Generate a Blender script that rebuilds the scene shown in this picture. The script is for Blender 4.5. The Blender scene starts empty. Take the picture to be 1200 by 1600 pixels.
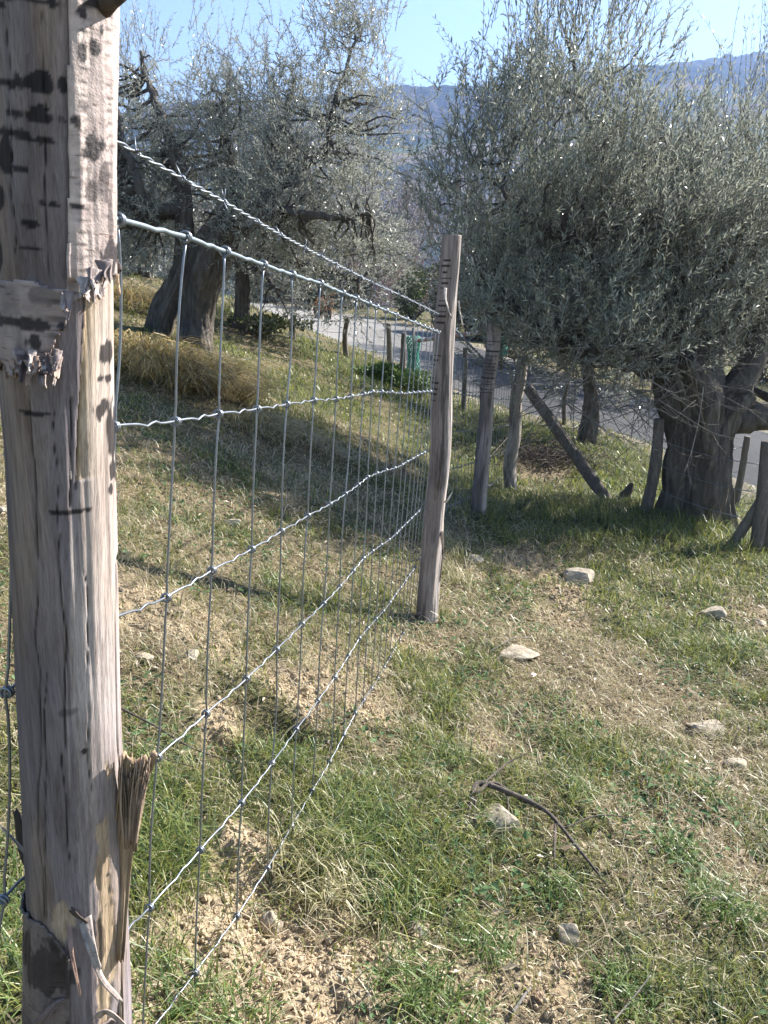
import bpy, math, random
import numpy as np
from mathutils import Vector, Matrix, Euler

# ------------------------------------------------------------------ camera, sky, sun
SC = bpy.context.scene
COL = SC.collection
F = 1280.0                                   # focal length in photo pixels (1200 x 1600)
CAMZ = 1.5
PITCH, ROLL = 15.5, 2.5
cam_d = bpy.data.cameras.new('camera')
cam = bpy.data.objects.new('camera', cam_d); COL.objects.link(cam); SC.camera = cam
cam.location = (0, 0, CAMZ)
CR = Euler((math.radians(90 - PITCH), 0, 0)).to_matrix() @ Matrix.Rotation(math.radians(ROLL), 3, 'Z')
cam.rotation_euler = CR.to_euler()
cam_d.sensor_fit = 'VERTICAL'; cam_d.sensor_height = 32.0; cam_d.lens = 32.0 * F / 1600.0
cam_d.clip_start = 0.05; cam_d.clip_end = 5000
SC.render.resolution_x = 768; SC.render.resolution_y = 1024

SUN_AZ, SUN_EL = 58.0, 36.0                  # azimuth measured from +Y towards +X
wd = bpy.data.worlds.new('World'); SC.world = wd; wd.use_nodes = True
nt = wd.node_tree; bg = nt.nodes['Background']
sky = nt.nodes.new('ShaderNodeTexSky'); sky.sky_type = 'NISHITA'; sky.sun_disc = False
sky.sun_elevation = math.radians(SUN_EL); sky.sun_rotation = math.radians(SUN_AZ)
sky.altitude = 300; sky.air_density = 1.0; sky.dust_density = 0.5; sky.ozone_density = 2.2
nt.links.new(sky.outputs[0], bg.inputs[0]); bg.inputs[1].default_value = 0.065
sl = bpy.data.lights.new('sun', 'SUN'); sl.energy = 5.0; sl.angle = math.radians(0.6); sl.color = (1.0, 0.965, 0.90)
sun = bpy.data.objects.new('sun', sl); COL.objects.link(sun)
sd = Vector((math.sin(math.radians(SUN_AZ)) * math.cos(math.radians(SUN_EL)),
             math.cos(math.radians(SUN_AZ)) * math.cos(math.radians(SUN_EL)), math.sin(math.radians(SUN_EL))))
sun.rotation_euler = sd.to_track_quat('Z', 'Y').to_euler()
sun.location = (20, 10, 20)
SC.view_settings.view_transform = 'Standard'; SC.view_settings.look = 'None'
SC.view_settings.exposure = 1.85; SC.view_settings.gamma = 1.0
SC.cycles.use_denoising = True
SC.cycles.max_bounces = 5; SC.cycles.transparent_max_bounces = 6; SC.cycles.volume_bounces = 0
SC.cycles.use_adaptive_sampling = True; SC.cycles.adaptive_threshold = 0.02

# ------------------------------------------------------------------ numeric helpers
rs = np.random.RandomState(7); random.seed(7)
RM = np.array(CR)
CAM = np.array((0, 0, CAMZ))
def P(px, py, d):                            # the point at depth d (metres) seen at a photo pixel
    v = np.array(((px - 600) / F * d, -(py - 800) / F * d, -d))
    return CAM + RM @ v
def ray(px, py):
    return P(px, py, 1.0) - CAM
def _h(ix, iy, iz, seed):
    n = (ix.astype(np.int64) * 374761393 + iy.astype(np.int64) * 668265263 + iz.astype(np.int64) * 2147483647 + seed * 974711) & 0xffffffff
    n = ((n ^ (n >> 13)) * 1274126177) & 0xffffffff
    n = n ^ (n >> 16)
    return (n & 0xffff) / 65535.0
def vnoise(x, y, z=0.0, seed=0):
    x = np.asarray(x, float); y = np.asarray(y, float) + 0 * x; z = np.asarray(z, float) + 0 * x
    ix, iy, iz = np.floor(x), np.floor(y), np.floor(z)
    fx, fy, fz = x - ix, y - iy, z - iz
    fx, fy, fz = [t * t * (3 - 2 * t) for t in (fx, fy, fz)]
    r = 0
    for a in (0, 1):
        for b in (0, 1):
            for c in (0, 1):
                w = (fx if a else 1 - fx) * (fy if b else 1 - fy) * (fz if c else 1 - fz)
                r = r + w * _h(ix + a, iy + b, iz + c, seed)
    return r
def fbm(x, y, z=0.0, seed=0, octv=4):
    s = 0; a = 0.5; t = 0
    for k in range(octv):
        s = s + a * vnoise(np.asarray(x) * 2 ** k, np.asarray(y) * 2 ** k, np.asarray(z) * 2 ** k, seed + k); t += a; a *= 0.5
    return s / t
def sstep(a, b, x):
    t = np.clip((np.asarray(x, float) - a) / (b - a), 0, 1); return t * t * (3 - 2 * t)
def norm(v):
    return v / np.maximum(np.linalg.norm(v, axis=-1, keepdims=True), 1e-9)

# ------------------------------------------------------------------ object helpers
def tag(o, label=None, cat=None, group=None, kind=None):
    if label: o['label'] = label
    if cat: o['category'] = cat
    if group: o['group'] = group
    if kind: o['kind'] = kind
    return o
def empty(name, loc, label, cat, group=None):
    o = bpy.data.objects.new(name, None); COL.objects.link(o); o.location = tuple(float(c) for c in loc)
    o.empty_display_size = 0.1
    return tag(o, label, cat, group)
def link_mesh(name, V, faces_list, mat, parent=None, smooth=True, col=None):
    """V (n,3) world points; faces_list: list of int arrays (m,k). Stored relative to the parent."""
    V = np.asarray(V, float)
    if parent is not None: V = V - np.array(parent.location)
    me = bpy.data.meshes.new(name)
    me.vertices.add(len(V)); me.vertices.foreach_set('co', V.astype(np.float32).ravel())
    loops = np.concatenate([f.ravel() for f in faces_list]).astype(np.int32)
    tot = np.concatenate([np.full(len(f), f.shape[1]) for f in faces_list]).astype(np.int32)
    st = np.concatenate(([0], np.cumsum(tot)[:-1])).astype(np.int32)
    me.loops.add(len(loops)); me.loops.foreach_set('vertex_index', loops)
    me.polygons.add(len(tot)); me.polygons.foreach_set('loop_start', st); me.polygons.foreach_set('loop_total', tot)
    me.polygons.foreach_set('use_smooth', np.full(len(tot), bool(smooth)))
    me.update(calc_edges=True)
    if col is not None:
        a = me.color_attributes.new('col', 'FLOAT_COLOR', 'POINT')
        c = np.ones((len(V), 4), np.float32); c[:, :3] = col; a.data.foreach_set('color', c.ravel())
    if isinstance(mat, (list, tuple)):
        for m in mat: me.materials.append(m)
    else: me.materials.append(mat)
    o = bpy.data.objects.new(name, me); COL.objects.link(o)
    if parent is not None: o.parent = parent
    return o
class MB:
    def __init__(s): s.V = []; s.Q = []; s.T = []; s.n = 0; s.C = []
    def add(s, V, quads=None, tris=None, col=None):
        V = np.asarray(V, float)
        if quads is not None and len(quads): s.Q.append(np.asarray(quads, int) + s.n)
        if tris is not None and len(tris): s.T.append(np.asarray(tris, int) + s.n)
        s.V.append(V); s.n += len(V)
        if col is not None: s.C.append(np.broadcast_to(np.asarray(col, float), (len(V), 3)))
    def tube(s, pts, rad, sides=8, caps=True, rough=0.0, seed=0, flute=None):
        pts = np.asarray(pts, float); n = len(pts); rad = np.broadcast_to(np.asarray(rad, float), (n,)).copy()
        t = np.gradient(pts, axis=0); t = norm(t)
        ref = np.array((0, 0, 1.0)) if abs(t[0][2]) < 0.9 else np.array((1.0, 0, 0))
        u = np.cross(t[0], ref); u /= np.linalg.norm(u); U = [u]
        for i in range(1, n):
            u = U[-1] - t[i] * np.dot(U[-1], t[i]); u /= max(np.linalg.norm(u), 1e-9); U.append(u)
        U = np.array(U); W = np.cross(t, U)
        a = np.linspace(0, 2 * np.pi, sides, endpoint=False)
        R = rad[:, None] * np.ones((1, sides))
        if flute is not None: R = R * flute(a[None, :], np.linspace(0, 1, n)[:, None])
        ring = pts[:, None, :] + R[:, :, None] * (np.cos(a)[None, :, None] * U[:, None, :] + np.sin(a)[None, :, None] * W[:, None, :])
        if rough:
            dirs = (ring - pts[:, None, :]) / np.maximum(R[:, :, None], 1e-9)
            k = 1.0 / np.maximum(rad.max(), 1e-3)
            nz = fbm(ring[..., 0] * k * 0.8 + seed, ring[..., 1] * k * 0.8, ring[..., 2] * k * 0.8, seed) - 0.5
            ring = ring + dirs * (nz * rough)[..., None] * R[:, :, None]
        V = ring.reshape(-1, 3)
        i = np.arange(n - 1)[:, None] * sides; j = np.arange(sides)[None, :]; j2 = (j + 1) % sides
        q = np.stack((i + j, i + j2, i + sides + j2, i + sides + j), -1).reshape(-1, 4)
        tr = None
        if caps:
            V = np.vstack((V, pts[0], pts[-1])); c0 = n * sides; b = (n - 1) * sides
            jj = np.arange(sides); jn = (jj + 1) % sides
            tr = np.vstack((np.stack((jn, jj, np.full(sides, c0)), -1), np.stack((b + jj, b + jn, np.full(sides, c0 + 1)), -1)))
        s.add(V, q, tr)
    def build(s, name, mat, parent=None, smooth=True):
        fl = []
        if s.Q: fl.append(np.vstack(s.Q))
        if s.T: fl.append(np.vstack(s.T))
        return link_mesh(name, np.vstack(s.V), fl, mat, parent, smooth, np.vstack(s.C) if s.C else None)
def smoothline(pts, n):                       # Catmull-Rom resample
    pts = np.asarray(pts, float)
    if len(pts) < 3: return np.array([pts[0] + (pts[-1] - pts[0]) * t for t in np.linspace(0, 1, n)])
    p = np.vstack((2 * pts[0] - pts[1], pts, 2 * pts[-1] - pts[-2])); out = []
    m = len(pts) - 1
    for q in np.linspace(0, m - 1e-6, n):
        i = int(q); t = q - i; a, b, c, d = p[i], p[i + 1], p[i + 2], p[i + 3]
        out.append(0.5 * (2 * b + (c - a) * t + (2 * a - 5 * b + 4 * c - d) * t * t + (3 * b - a - 3 * c + d) * t ** 3))
    return np.array(out)
def interp_r(r, n):
    return np.interp(np.linspace(0, 1, n), np.linspace(0, 1, len(r)), r)

# ------------------------------------------------------------------ materials
def mat(name):
    m = bpy.data.materials.new(name); m.use_nodes = True
    return m, m.node_tree, m.node_tree.nodes['Principled BSDF']
def nd(t, ty, **k):
    n = t.nodes.new(ty)
    for a, b in k.items(): setattr(n, a, b)
    return n
def texco(t, scale=(1, 1, 1), out='Object'):
    c = nd(t, 'ShaderNodeTexCoord'); m = nd(t, 'ShaderNodeMapping'); m.inputs['Scale'].default_value = scale
    t.links.new(c.outputs[out], m.inputs[0]); return m.outputs[0]
def noise(t, vec, scale, detail=5, rough=0.6, dist=0.0):
    n = nd(t, 'ShaderNodeTexNoise'); n.inputs['Scale'].default_value = scale; n.inputs['Detail'].default_value = detail
    n.inputs['Roughness'].default_value = rough; n.inputs['Distortion'].default_value = dist
    t.links.new(vec, n.inputs['Vector']); return n.outputs['Fac']
def ramp(t, fac, stops):
    r = nd(t, 'ShaderNodeValToRGB'); e = r.color_ramp.elements
    while len(e) < len(stops): e.new(0.5)
    for x, (p, c) in zip(e, stops):
        x.position = p; x.color = (c[0], c[1], c[2], 1) if hasattr(c, '__len__') else (c, c, c, 1)
    t.links.new(fac, r.inputs[0]); return r.outputs[0]
def mix(t, fac, a, b, mode='MIX'):
    m = nd(t, 'ShaderNodeMix', data_type='RGBA', blend_type=mode)
    if isinstance(fac, (int, float)): m.inputs[0].default_value = fac
    else: t.links.new(fac, m.inputs[0])
    for s, v in ((m.inputs[6], a), (m.inputs[7], b)):
        if hasattr(v, 'links') or hasattr(v, 'is_linked'): t.links.new(v, s)
        else: s.default_value = (v[0], v[1], v[2], 1)
    return m.outputs[2]
def bump(t, bs, h, strength=0.5, dist=0.01):
    b = nd(t, 'ShaderNodeBump'); b.inputs['Strength'].default_value = strength; b.inputs['Distance'].default_value = dist
    t.links.new(h, b.inputs['Height']); t.links.new(b.outputs[0], bs.inputs['Normal'])

def m_attr(name, rough=0.7, transl=0.0, spec=0.3, var=0.0):
    m, t, b = mat(name)
    a = nd(t, 'ShaderNodeAttribute', attribute_name='col')
    c = a.outputs['Color']
    t.links.new(c, b.inputs['Base Color']); b.inputs['Roughness'].default_value = rough
    b.inputs['Specular IOR Level'].default_value = spec
    if transl:
        tr = nd(t, 'ShaderNodeBsdfTranslucent'); t.links.new(c, tr.inputs[0])
        mx = nd(t, 'ShaderNodeMixShader'); mx.inputs[0].default_value = transl
        t.links.new(b.outputs[0], mx.inputs[1]); t.links.new(tr.outputs[0], mx.inputs[2])
        t.links.new(mx.outputs[0], t.nodes['Material Output'].inputs[0])
    return m
def m_olive_leaf():
    m, t, b = mat('olive_leaf')
    g = nd(t, 'ShaderNodeNewGeometry')
    a = nd(t, 'ShaderNodeAttribute', attribute_name='col')
    under = mix(t, 0.66, a.outputs['Color'], (0.46, 0.47, 0.41))
    c = mix(t, g.outputs['Backfacing'], a.outputs['Color'], under)
    t.links.new(c, b.inputs['Base Color']); b.inputs['Roughness'].default_value = 0.28
    b.inputs['Specular IOR Level'].default_value = 0.75
    tr = nd(t, 'ShaderNodeBsdfTranslucent'); t.links.new(c, tr.inputs[0])
    mx = nd(t, 'ShaderNodeMixShader'); mx.inputs[0].default_value = 0.34
    t.links.new(b.outputs[0], mx.inputs[1]); t.links.new(tr.outputs[0], mx.inputs[2])
    t.links.new(mx.outputs[0], t.nodes['Material Output'].inputs[0])
    return m
def m_bark(name, c1, c2, c3, sc=18, bs=0.9):
    m, t, b = mat(name)
    v = texco(t, (1, 1, 0.22)); n1 = noise(t, v, sc * 1.5, 8, 0.72, 0.9); n2 = noise(t, texco(t), sc * 0.3, 4)
    c = mix(t, n2, ramp(t, n1, [(0.38, c1), (0.52, c2), (0.66, c3)]), c2)
    t.links.new(c, b.inputs['Base Color']); b.inputs['Roughness'].default_value = 0.9; b.inputs['Specular IOR Level'].default_value = 0.15
    bump(t, b, n1, bs, 0.03); return m
def m_wood():                                  # weathered peeled log; colour attribute carries stains, fresh wood and a painted sunlit side
    m, t, b = mat('peeled_wood')
    v = texco(t, (1, 1, 0.03)); n1 = noise(t, v, 620, 6, 0.75, 0.2); n2 = noise(t, texco(t, (1, 1, 0.05)), 130, 6, 0.65, 0.4); n3 = noise(t, texco(t, (1, 1, 0.3)), 14, 4, 0.55, 0.5)
    a = nd(t, 'ShaderNodeAttribute', attribute_name='col')
    g = ramp(t, n1, [(0.32, 0.6), (0.5, 1.0), (0.68, 1.22)])
    c = mix(t, 1.0, a.outputs['Color'], g, 'MULTIPLY')
    c = mix(t, 1.0, c, ramp(t, n2, [(0.33, (0.66, 0.62, 0.6)), (0.52, (1.0, 1.0, 1.0)), (0.68, (1.14, 1.13, 1.12))]), 'MULTIPLY')
    c = mix(t, 1.0, c, ramp(t, n3, [(0.3, (0.72, 0.68, 0.66)), (0.65, (1.1, 1.1, 1.1))]), 'MULTIPLY')
    t.links.new(c, b.inputs['Base Color']); b.inputs['Roughness'].default_value = 0.72; b.inputs['Specular IOR Level'].default_value = 0.3
    hh = nd(t, 'ShaderNodeMath', operation='ADD'); t.links.new(n1, hh.inputs[0]); t.links.new(n2, hh.inputs[1])
    bump(t, b, hh.outputs[0], 0.7, 0.0016); return m
def m_cherry_bark():
    m, t, b = mat('lenticel_bark')
    a = nd(t, 'ShaderNodeAttribute', attribute_name='col')
    n1 = noise(t, texco(t, (0.25, 0.25, 1.6)), 170, 3, 0.6, 0.2); n2 = noise(t, texco(t), 45, 5, 0.65, 0.5); n3 = noise(t, texco(t), 240, 4, 0.7)
    c = mix(t, 1.0, a.outputs['Color'], ramp(t, n1, [(0.30, (0.42, 0.34, 0.32)), (0.40, (0.95, 0.93, 0.92)), (0.8, (1.1, 1.1, 1.1))]), 'MULTIPLY')
    c = mix(t, 1.0, c, ramp(t, n2, [(0.3, (0.62, 0.58, 0.6)), (0.6, (1.08, 1.06, 1.05))]), 'MULTIPLY')
    t.links.new(c, b.inputs['Base Color']); b.inputs['Roughness'].default_value = 0.6; b.inputs['Specular IOR Level'].default_value = 0.3
    hh = nd(t, 'ShaderNodeMath', operation='ADD'); t.links.new(n2, hh.inputs[0]); t.links.new(n3, hh.inputs[1])
    bump(t, b, hh.outputs[0], 0.6, 0.002); return m
def m_wire(name, base, rough=0.42, metal=0.75):
    m, t, b = mat(name)
    n = noise(t, texco(t), 90, 3); c = ramp(t, n, [(0.3, [x * 0.75 for x in base]), (0.7, base)])
    t.links.new(c, b.inputs['Base Color']); b.inputs['Metallic'].default_value = metal; b.inputs['Roughness'].default_value = rough
    return m
def m_ground():
    m, t, b = mat('soil_and_thatch')
    v = texco(t)
    a = nd(t, 'ShaderNodeAttribute', attribute_name='col')
    n1 = noise(t, v, 7, 8, 0.65); n2 = noise(t, v, 55, 6, 0.7); n3 = noise(t, v, 1.2, 5)
    c = ramp(t, n2, [(0.28, (0.3, 0.3, 0.32)), (0.5, (0.95, 0.95, 0.95)), (0.75, (1.5, 1.45, 1.4))])
    c = mix(t, 1.0, a.outputs['Color'], c, 'MULTIPLY')
    c = mix(t, 1.0, c, ramp(t, n1, [(0.3, (0.7, 0.72, 0.7)), (0.7, (1.2, 1.15, 1.1))]), 'MULTIPLY')
    t.links.new(c, b.inputs['Base Color']); b.inputs['Roughness'].default_value = 0.95; b.inputs['Specular IOR Level'].default_value = 0.1
    bump(t, b, n2, 0.9, 0.02); return m
def m_road():
    m, t, b = mat('gravel_track')
    v = texco(t); n1 = noise(t, v, 60, 6, 0.75); n2 = noise(t, v, 0.8, 5); n3 = noise(t, v, 6, 4)
    c = mix(t, n2, (0.2, 0.185, 0.165), (0.33, 0.305, 0.27))
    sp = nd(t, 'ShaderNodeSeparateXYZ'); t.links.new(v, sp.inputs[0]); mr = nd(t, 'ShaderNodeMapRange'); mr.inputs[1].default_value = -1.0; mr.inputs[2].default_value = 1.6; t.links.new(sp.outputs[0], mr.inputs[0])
    c = mix(t, mr.outputs[0], c, (0.038, 0.038, 0.042))  # tree shade over the right part of the track, painted into the colour
    c = mix(t, 1.0, c, ramp(t, n1, [(0.3, 0.6), (0.7, 1.25)]), 'MULTIPLY')
    c = mix(t, 1.0, c, ramp(t, n3, [(0.3, 0.8), (0.7, 1.1)]), 'MULTIPLY')
    t.links.new(c, b.inputs['Base Color']); b.inputs['Roughness'].default_value = 0.95
    bump(t, b, n1, 0.6, 0.02); return m
def m_stone():
    m, t, b = mat('limestone')
    v = texco(t); n1 = noise(t, v, 30, 6, 0.65); n2 = noise(t, v, 140, 4, 0.7)
    c = ramp(t, n1, [(0.3, (0.20, 0.16, 0.115)), (0.5, (0.34, 0.285, 0.21)), (0.72, (0.46, 0.40, 0.31))])
    t.links.new(c, b.inputs['Base Color']); b.inputs['Roughness'].default_value = 0.9
    bump(t, b, n2, 0.5, 0.003); return m
def m_hill():
    m, t, b = mat('wooded_hill')
    a = nd(t, 'ShaderNodeAttribute', attribute_name='col'); v = texco(t); n1 = noise(t, v, 0.35, 5, 0.7)
    c = mix(t, 1.0, a.outputs['Color'], ramp(t, n1, [(0.3, 0.6), (0.7, 1.3)]), 'MULTIPLY')
    t.links.new(c, b.inputs['Base Color']); b.inputs['Roughness'].default_value = 1.0; b.inputs['Specular IOR Level'].default_value = 0.0
    return m
M = dict(
    olive_trunk=m_bark('olive_trunk_bark', (0.02, 0.016, 0.013), (0.14, 0.12, 0.10), (0.32, 0.285, 0.25), 14, 1.0),
    leaf=m_olive_leaf(), grass=m_attr('grass_blades', 0.42, 0.38, 0.5), bush=m_attr('bush_leaves', 0.5, 0.15, 0.4),
    olive_bark=m_bark('olive_bark', (0.035, 0.028, 0.024), (0.12, 0.105, 0.09), (0.25, 0.225, 0.20)),
    twig=m_bark('twig_bark', (0.10, 0.09, 0.08), (0.19, 0.17, 0.145), (0.30, 0.28, 0.25), 40, 0.3),
    bare=m_bark('bare_branch', (0.14, 0.12, 0.115), (0.25, 0.225, 0.215), (0.36, 0.33, 0.31), 20, 0.3),
    redtwig=m_bark('reddish_twigs', (0.15, 0.085, 0.07), (0.25, 0.15, 0.125), (0.32, 0.21, 0.18), 20, 0.3),
    brown_twig=m_bark('dead_twigs', (0.05, 0.04, 0.035), (0.11, 0.09, 0.075), (0.20, 0.165, 0.14), 40, 0.4),
    wood=m_wood(), cherry=m_cherry_bark(),
    wire=m_wire('galvanised_wire', (0.27, 0.29, 0.32)), wire_top=m_wire('galvanised_top_wire', (0.21, 0.25, 0.28), 0.55, 0.45), barb=m_wire('galvanised_barbed_wire', (0.27, 0.29, 0.32), 0.5),
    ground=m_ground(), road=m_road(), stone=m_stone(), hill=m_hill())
def m_plain(name, c, rough=0.6, transl=0):
    m, t, b = mat(name); n = noise(t, texco(t), 25, 4)
    cc = ramp(t, n, [(0.3, [x * 0.75 for x in c]), (0.7, c)]); t.links.new(cc, b.inputs['Base Color']); b.inputs['Roughness'].default_value = rough
    return m
M['green_net'] = m_plain('green_plastic_net', (0.05, 0.32, 0.24)); M['white'] = m_plain('white_paint', (0.75, 0.74, 0.74), 0.5); M['redp'] = m_plain('faded_red_paint', (0.5, 0.28, 0.27), 0.5)
M['dark_post'] = m_bark('weathered_dark_post', (0.06, 0.05, 0.045), (0.17, 0.145, 0.125), (0.30, 0.27, 0.24), 30, 0.5)

# ------------------------------------------------------------------ terrain
CP = [  # photo pixel, depth along the view axis: where the ground is
 (190, 1690, 1.19), (250, 1672, 1.28), (305, 1572, 1.45), (420, 1400, 1.74), (515, 1228, 2.20), (590, 1088, 2.80), (655, 980, 3.5),
 (600, 1600, 1.42), (900, 1600, 1.55), (1200, 1600, 1.66), (60, 1500, 1.25), (900, 1250, 2.28), (1200, 1250, 2.45), (700, 1250, 2.15),
 (800, 1000, 3.5), (1000, 1000, 3.7), (1190, 1000, 3.9), (900, 880, 4.7), (1100, 900, 4.9), (300, 1000, 2.45), (400, 880, 3.3), (200, 900, 2.7),
 (600, 850, 4.3), (747, 800, 5.9), (803, 765, 7.6), (1000, 790, 6.0), (1090, 815, 6.3), (1185, 850, 6.4), (300, 700, 4.4), (500, 700, 5.4), (180, 700, 3.9),
 (270, 560, 6.3), (310, 535, 7.8), (200, 500, 8.2), (210, 430, 14), (450, 600, 7.6), (600, 640, 8.2), (400, 480, 12), (650, 600, 11), (1150, 785, 8.8), (950, 770, 7.2), (970, 700, 9.2),
 (885, 655, 10.4), (730, 640, 10.5), (560, 545, 13.5), (480, 520, 16),
 (380, 478, 26), (480, 492, 22), (580, 515, 18), (700, 560, 14.5), (850, 605, 12.5), (1000, 650, 11.8), (1150, 690, 11.2), (1300, 735, 11.2),
 (600, 480, 30), (750, 510, 24), (950, 560, 20), (1150, 600, 20)]
cp = np.array([P(*c) for c in CP])
extra = np.array([(-3, -1, .75), (0, -1.5, .3), (3, -1, 0), (-8, 0, 1.6), (-12, 10, 2.7), (-9, 18, 2.0), (-14, 30, 1.4), (9, 0, -1.2), (12, 8, -1.7), (14, 20, -1.3), (16, 34, -1.0), (0, 40, -.6), (-20, 45, 1), (20, 45, -1), (-5, 4, 1.35), (-5.5, 8, 1.7), (6, 4, -.75), (0, -5, .2), (-15, -5, 1.5), (15, -5, -1.5), (-22, 20, 3), (24, 20, -1.6)])
cp = np.vstack((cp, extra))
def _tps(r): return np.where(r > 0, r * r * np.log(np.maximum(r, 1e-9)), 0)
_n = len(cp); _K = _tps(np.linalg.norm(cp[:, None, :2] - cp[None, :, :2], axis=-1)) + np.eye(_n) * 0.35
_Pm = np.hstack((np.ones((_n, 1)), cp[:, :2])); _A = np.zeros((_n + 3, _n + 3)); _A[:_n, :_n] = _K; _A[:_n, _n:] = _Pm; _A[_n:, :_n] = _Pm.T
_w = np.linalg.solve(_A, np.concatenate((cp[:, 2], np.zeros(3))))
def h0(x, y):
    x = np.asarray(x, float); y = np.asarray(y, float); sh = np.broadcast(x, y).shape
    X = np.broadcast_to(x, sh).ravel(); Y = np.broadcast_to(y, sh).ravel(); out = np.empty(len(X))
    for k in range(0, len(X), 40000):
        xx = X[k:k + 40000]; yy = Y[k:k + 40000]
        r = np.hypot(xx[:, None] - cp[None, :, 0], yy[:, None] - cp[None, :, 1])
        out[k:k + 40000] = _tps(r) @ _w[:_n] + _w[_n] + _w[_n + 1] * xx + _w[_n + 2] * yy
    return out.reshape(sh)
def G0(px, py):
    d = ray(px, py); lo = 0.5; t = lo; prev = lo
    while t < 80:
        q = CAM + d * t
        if q[2] < float(h0(q[0], q[1])):
            a, b = prev, t
            for _ in range(20):
                m_ = (a + b) / 2; q = CAM + d * m_
                if q[2] < float(h0(q[0], q[1])): b = m_
                else: a = m_
            return CAM + d * b
        prev = t; t *= 1.04
    return CAM + d * 60
road_c = np.array([P(*c) for c in CP[46:54]])[:, :2]
road_c = np.vstack((road_c[0] + (road_c[0] - road_c[1]) * 2, road_c, road_c[-1] + (road_c[-1] - road_c[-2]) * 3))
road_s = smoothline(np.hstack((road_c, np.zeros((len(road_c), 1)))), 160)[:, :2]
ROADW = 1.9
def road_dist(x, y):
    x = np.asarray(x, float); y = np.asarray(y, float); out = np.full(x.shape, 1e9)
    for i in range(0, len(road_s), 2):
        out = np.minimum(out, np.hypot(x - road_s[i, 0], y - road_s[i, 1]))
    return out
# bare-earth and rough spots: pixel, radius in metres, strength
SOIL = [(420, 1470, .24, 1), (300, 1480, .14, .9), (560, 1520, .16, .8), (480, 1410, .12, .8), (460, 1095, .20, 1), (350, 1125, .12, .9), (400, 1345, .09, 1), (545, 1110, .12, .8), (880, 930, .13, .8), (230, 950, .16, .6), (560, 1060, .2, .6), (300, 980, .2, .5), (720, 880, .15, .4), (880, 960, .15, .4), (890, 905, .15, .6), (740, 1150, .10, .5),
        (640, 1010, .12, .5), (860, 1520, .14, .5), (480, 760, .35, .5), (1190, 960, .2, .6), (840, 730, .4, .8), (820, 880, .25, .6), (250, 1570, .1, .7), (500, 1480, .16, 1), (460, 1560, .16, 1), (780, 1590, .12, .5)]
SOILW = [(G0(a, b)[:2], r, s) for a, b, r, s in SOIL]
DENT = [(440, 1150, .10, -.085), (330, 1150, .06, -.05), (500, 1075, .13, .045), (400, 1085, .1, .035), (720, 1145, .05, -.035), (400, 1340, .07, .04), (560, 1130, .08, .03), (880, 925, .12, .04)]
DENTW = [(G0(a, b)[:2], r, d) for a, b, r, d in DENT]
def soil_mask(x, y):
    x = np.asarray(x, float); m = np.zeros(np.broadcast(x, y).shape)
    n = fbm(x * 6, y * 6, 0, 31, 3) - 0.5; m2 = m
    for c, r, s in SOILW:
        d = np.hypot(x - c[0], y - c[1]) / r + n * 1.3
        m2 = np.maximum(m2, s * (1 - sstep(0.6, 1.15, d)))
    return m2
def green_mask(x, y):
    x = np.asarray(x, float); y = np.asarray(y, float)
    g = fbm(x * 1.3, y * 1.3, 0, 5, 3) * 0.35 + fbm(x * 4.5, y * 4.5, 0, 9, 3) * 0.4 + fbm(x * 14, y * 14, 0, 10, 2) * .25
    g = sstep(0.38, 0.60, g)
    for c, r, s in GREENW:
        d = np.hypot(x - c[0], y - c[1]) / r
        g = g + s * np.exp(-d * d)
    return np.clip(g, 0, 1.3)
GREEN = [(560, 1300, .35, .8), (430, 1195, .12, .7), (250, 1350, .25, .8), (330, 1290, .2, .7), (1060, 840, 1.0, 1), (900, 1180, .3, .4), (700, 1060, .3, .4), (1000, 740, 1.2, 1), (620, 600, 1.3, .9), (380, 760, .3, .4), (560, 650, .8, .4), (780, 620, 1.5, 1), (900, 700, 1.5, .8), (850, 800, .8, .8), (1000, 1450, .3, .4), (650, 1400, .2, .5), (430, 920, .25, .6), (520, 960, .3, .6), (210, 1450, .2, .6), (1130, 1040, .3, .4),
         (880, 1010, .4, -.3), (750, 950, .3, -.35), (850, 1080, .4, -.2), (300, 950, .6, -.3), (200, 880, .6, -.4), (550, 720, .8, -.3), (450, 800, .8, -.2), (250, 620, 1.0, -.4), (1180, 1180, .3, -.3)]
GREENW = [(G0(a, b)[:2], r, s) for a, b, r, s in GREEN]
def hgt(x, y):
    x = np.asarray(x, float); y = np.asarray(y, float)
    h = h0(x, y)
    dist = np.hypot(x, y)
    h = h + (fbm(x * 1.6, y * 1.6, 0, 3, 4) - .5) * 0.10 * sstep(0, 4, dist) + (fbm(x * 7, y * 7, 0, 13, 3) - .5) * 0.05
    for (c, rr, dd) in DENTW: h = h + dd * np.exp(-(((x - c[0]) / rr) ** 2 + ((y - c[1]) / (rr * .7)) ** 2) ** 1.4)
    sm = soil_mask(x, y)
    h = h + sm * ((fbm(x * 16, y * 16, 0, 17, 3) - .5) * 0.06 + (np.abs(fbm(x * 45, y * 45, 0, 19, 2) - .5) * 2) * -.022)
    rd = road_dist(x, y)
    h = np.where(rd < ROADW + .6, h0(x, y) + (h - h0(x, y)) * sstep(ROADW - .2, ROADW + .6, rd) - 0.05 * (1 - sstep(ROADW - .3, ROADW, rd)), h)
    return h
def G(px, py):
    p = G0(px, py)
    for _ in range(3):
        d = ray(px, py); t = (p - CAM)[1] / d[1]
        e = float(hgt(p[0], p[1])) - p[2]
        t = t + e / (d[2] - (float(h0(p[0] + d[0] * .01, p[1] + d[1] * .01)) - float(h0(p[0], p[1]))) / .01)
        p = CAM + d * t
    p[2] = float(hgt(p[0], p[1])); return p
def on(x, y, dz=0): return np.array((x, y, float(hgt(x, y)) + dz))

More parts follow.
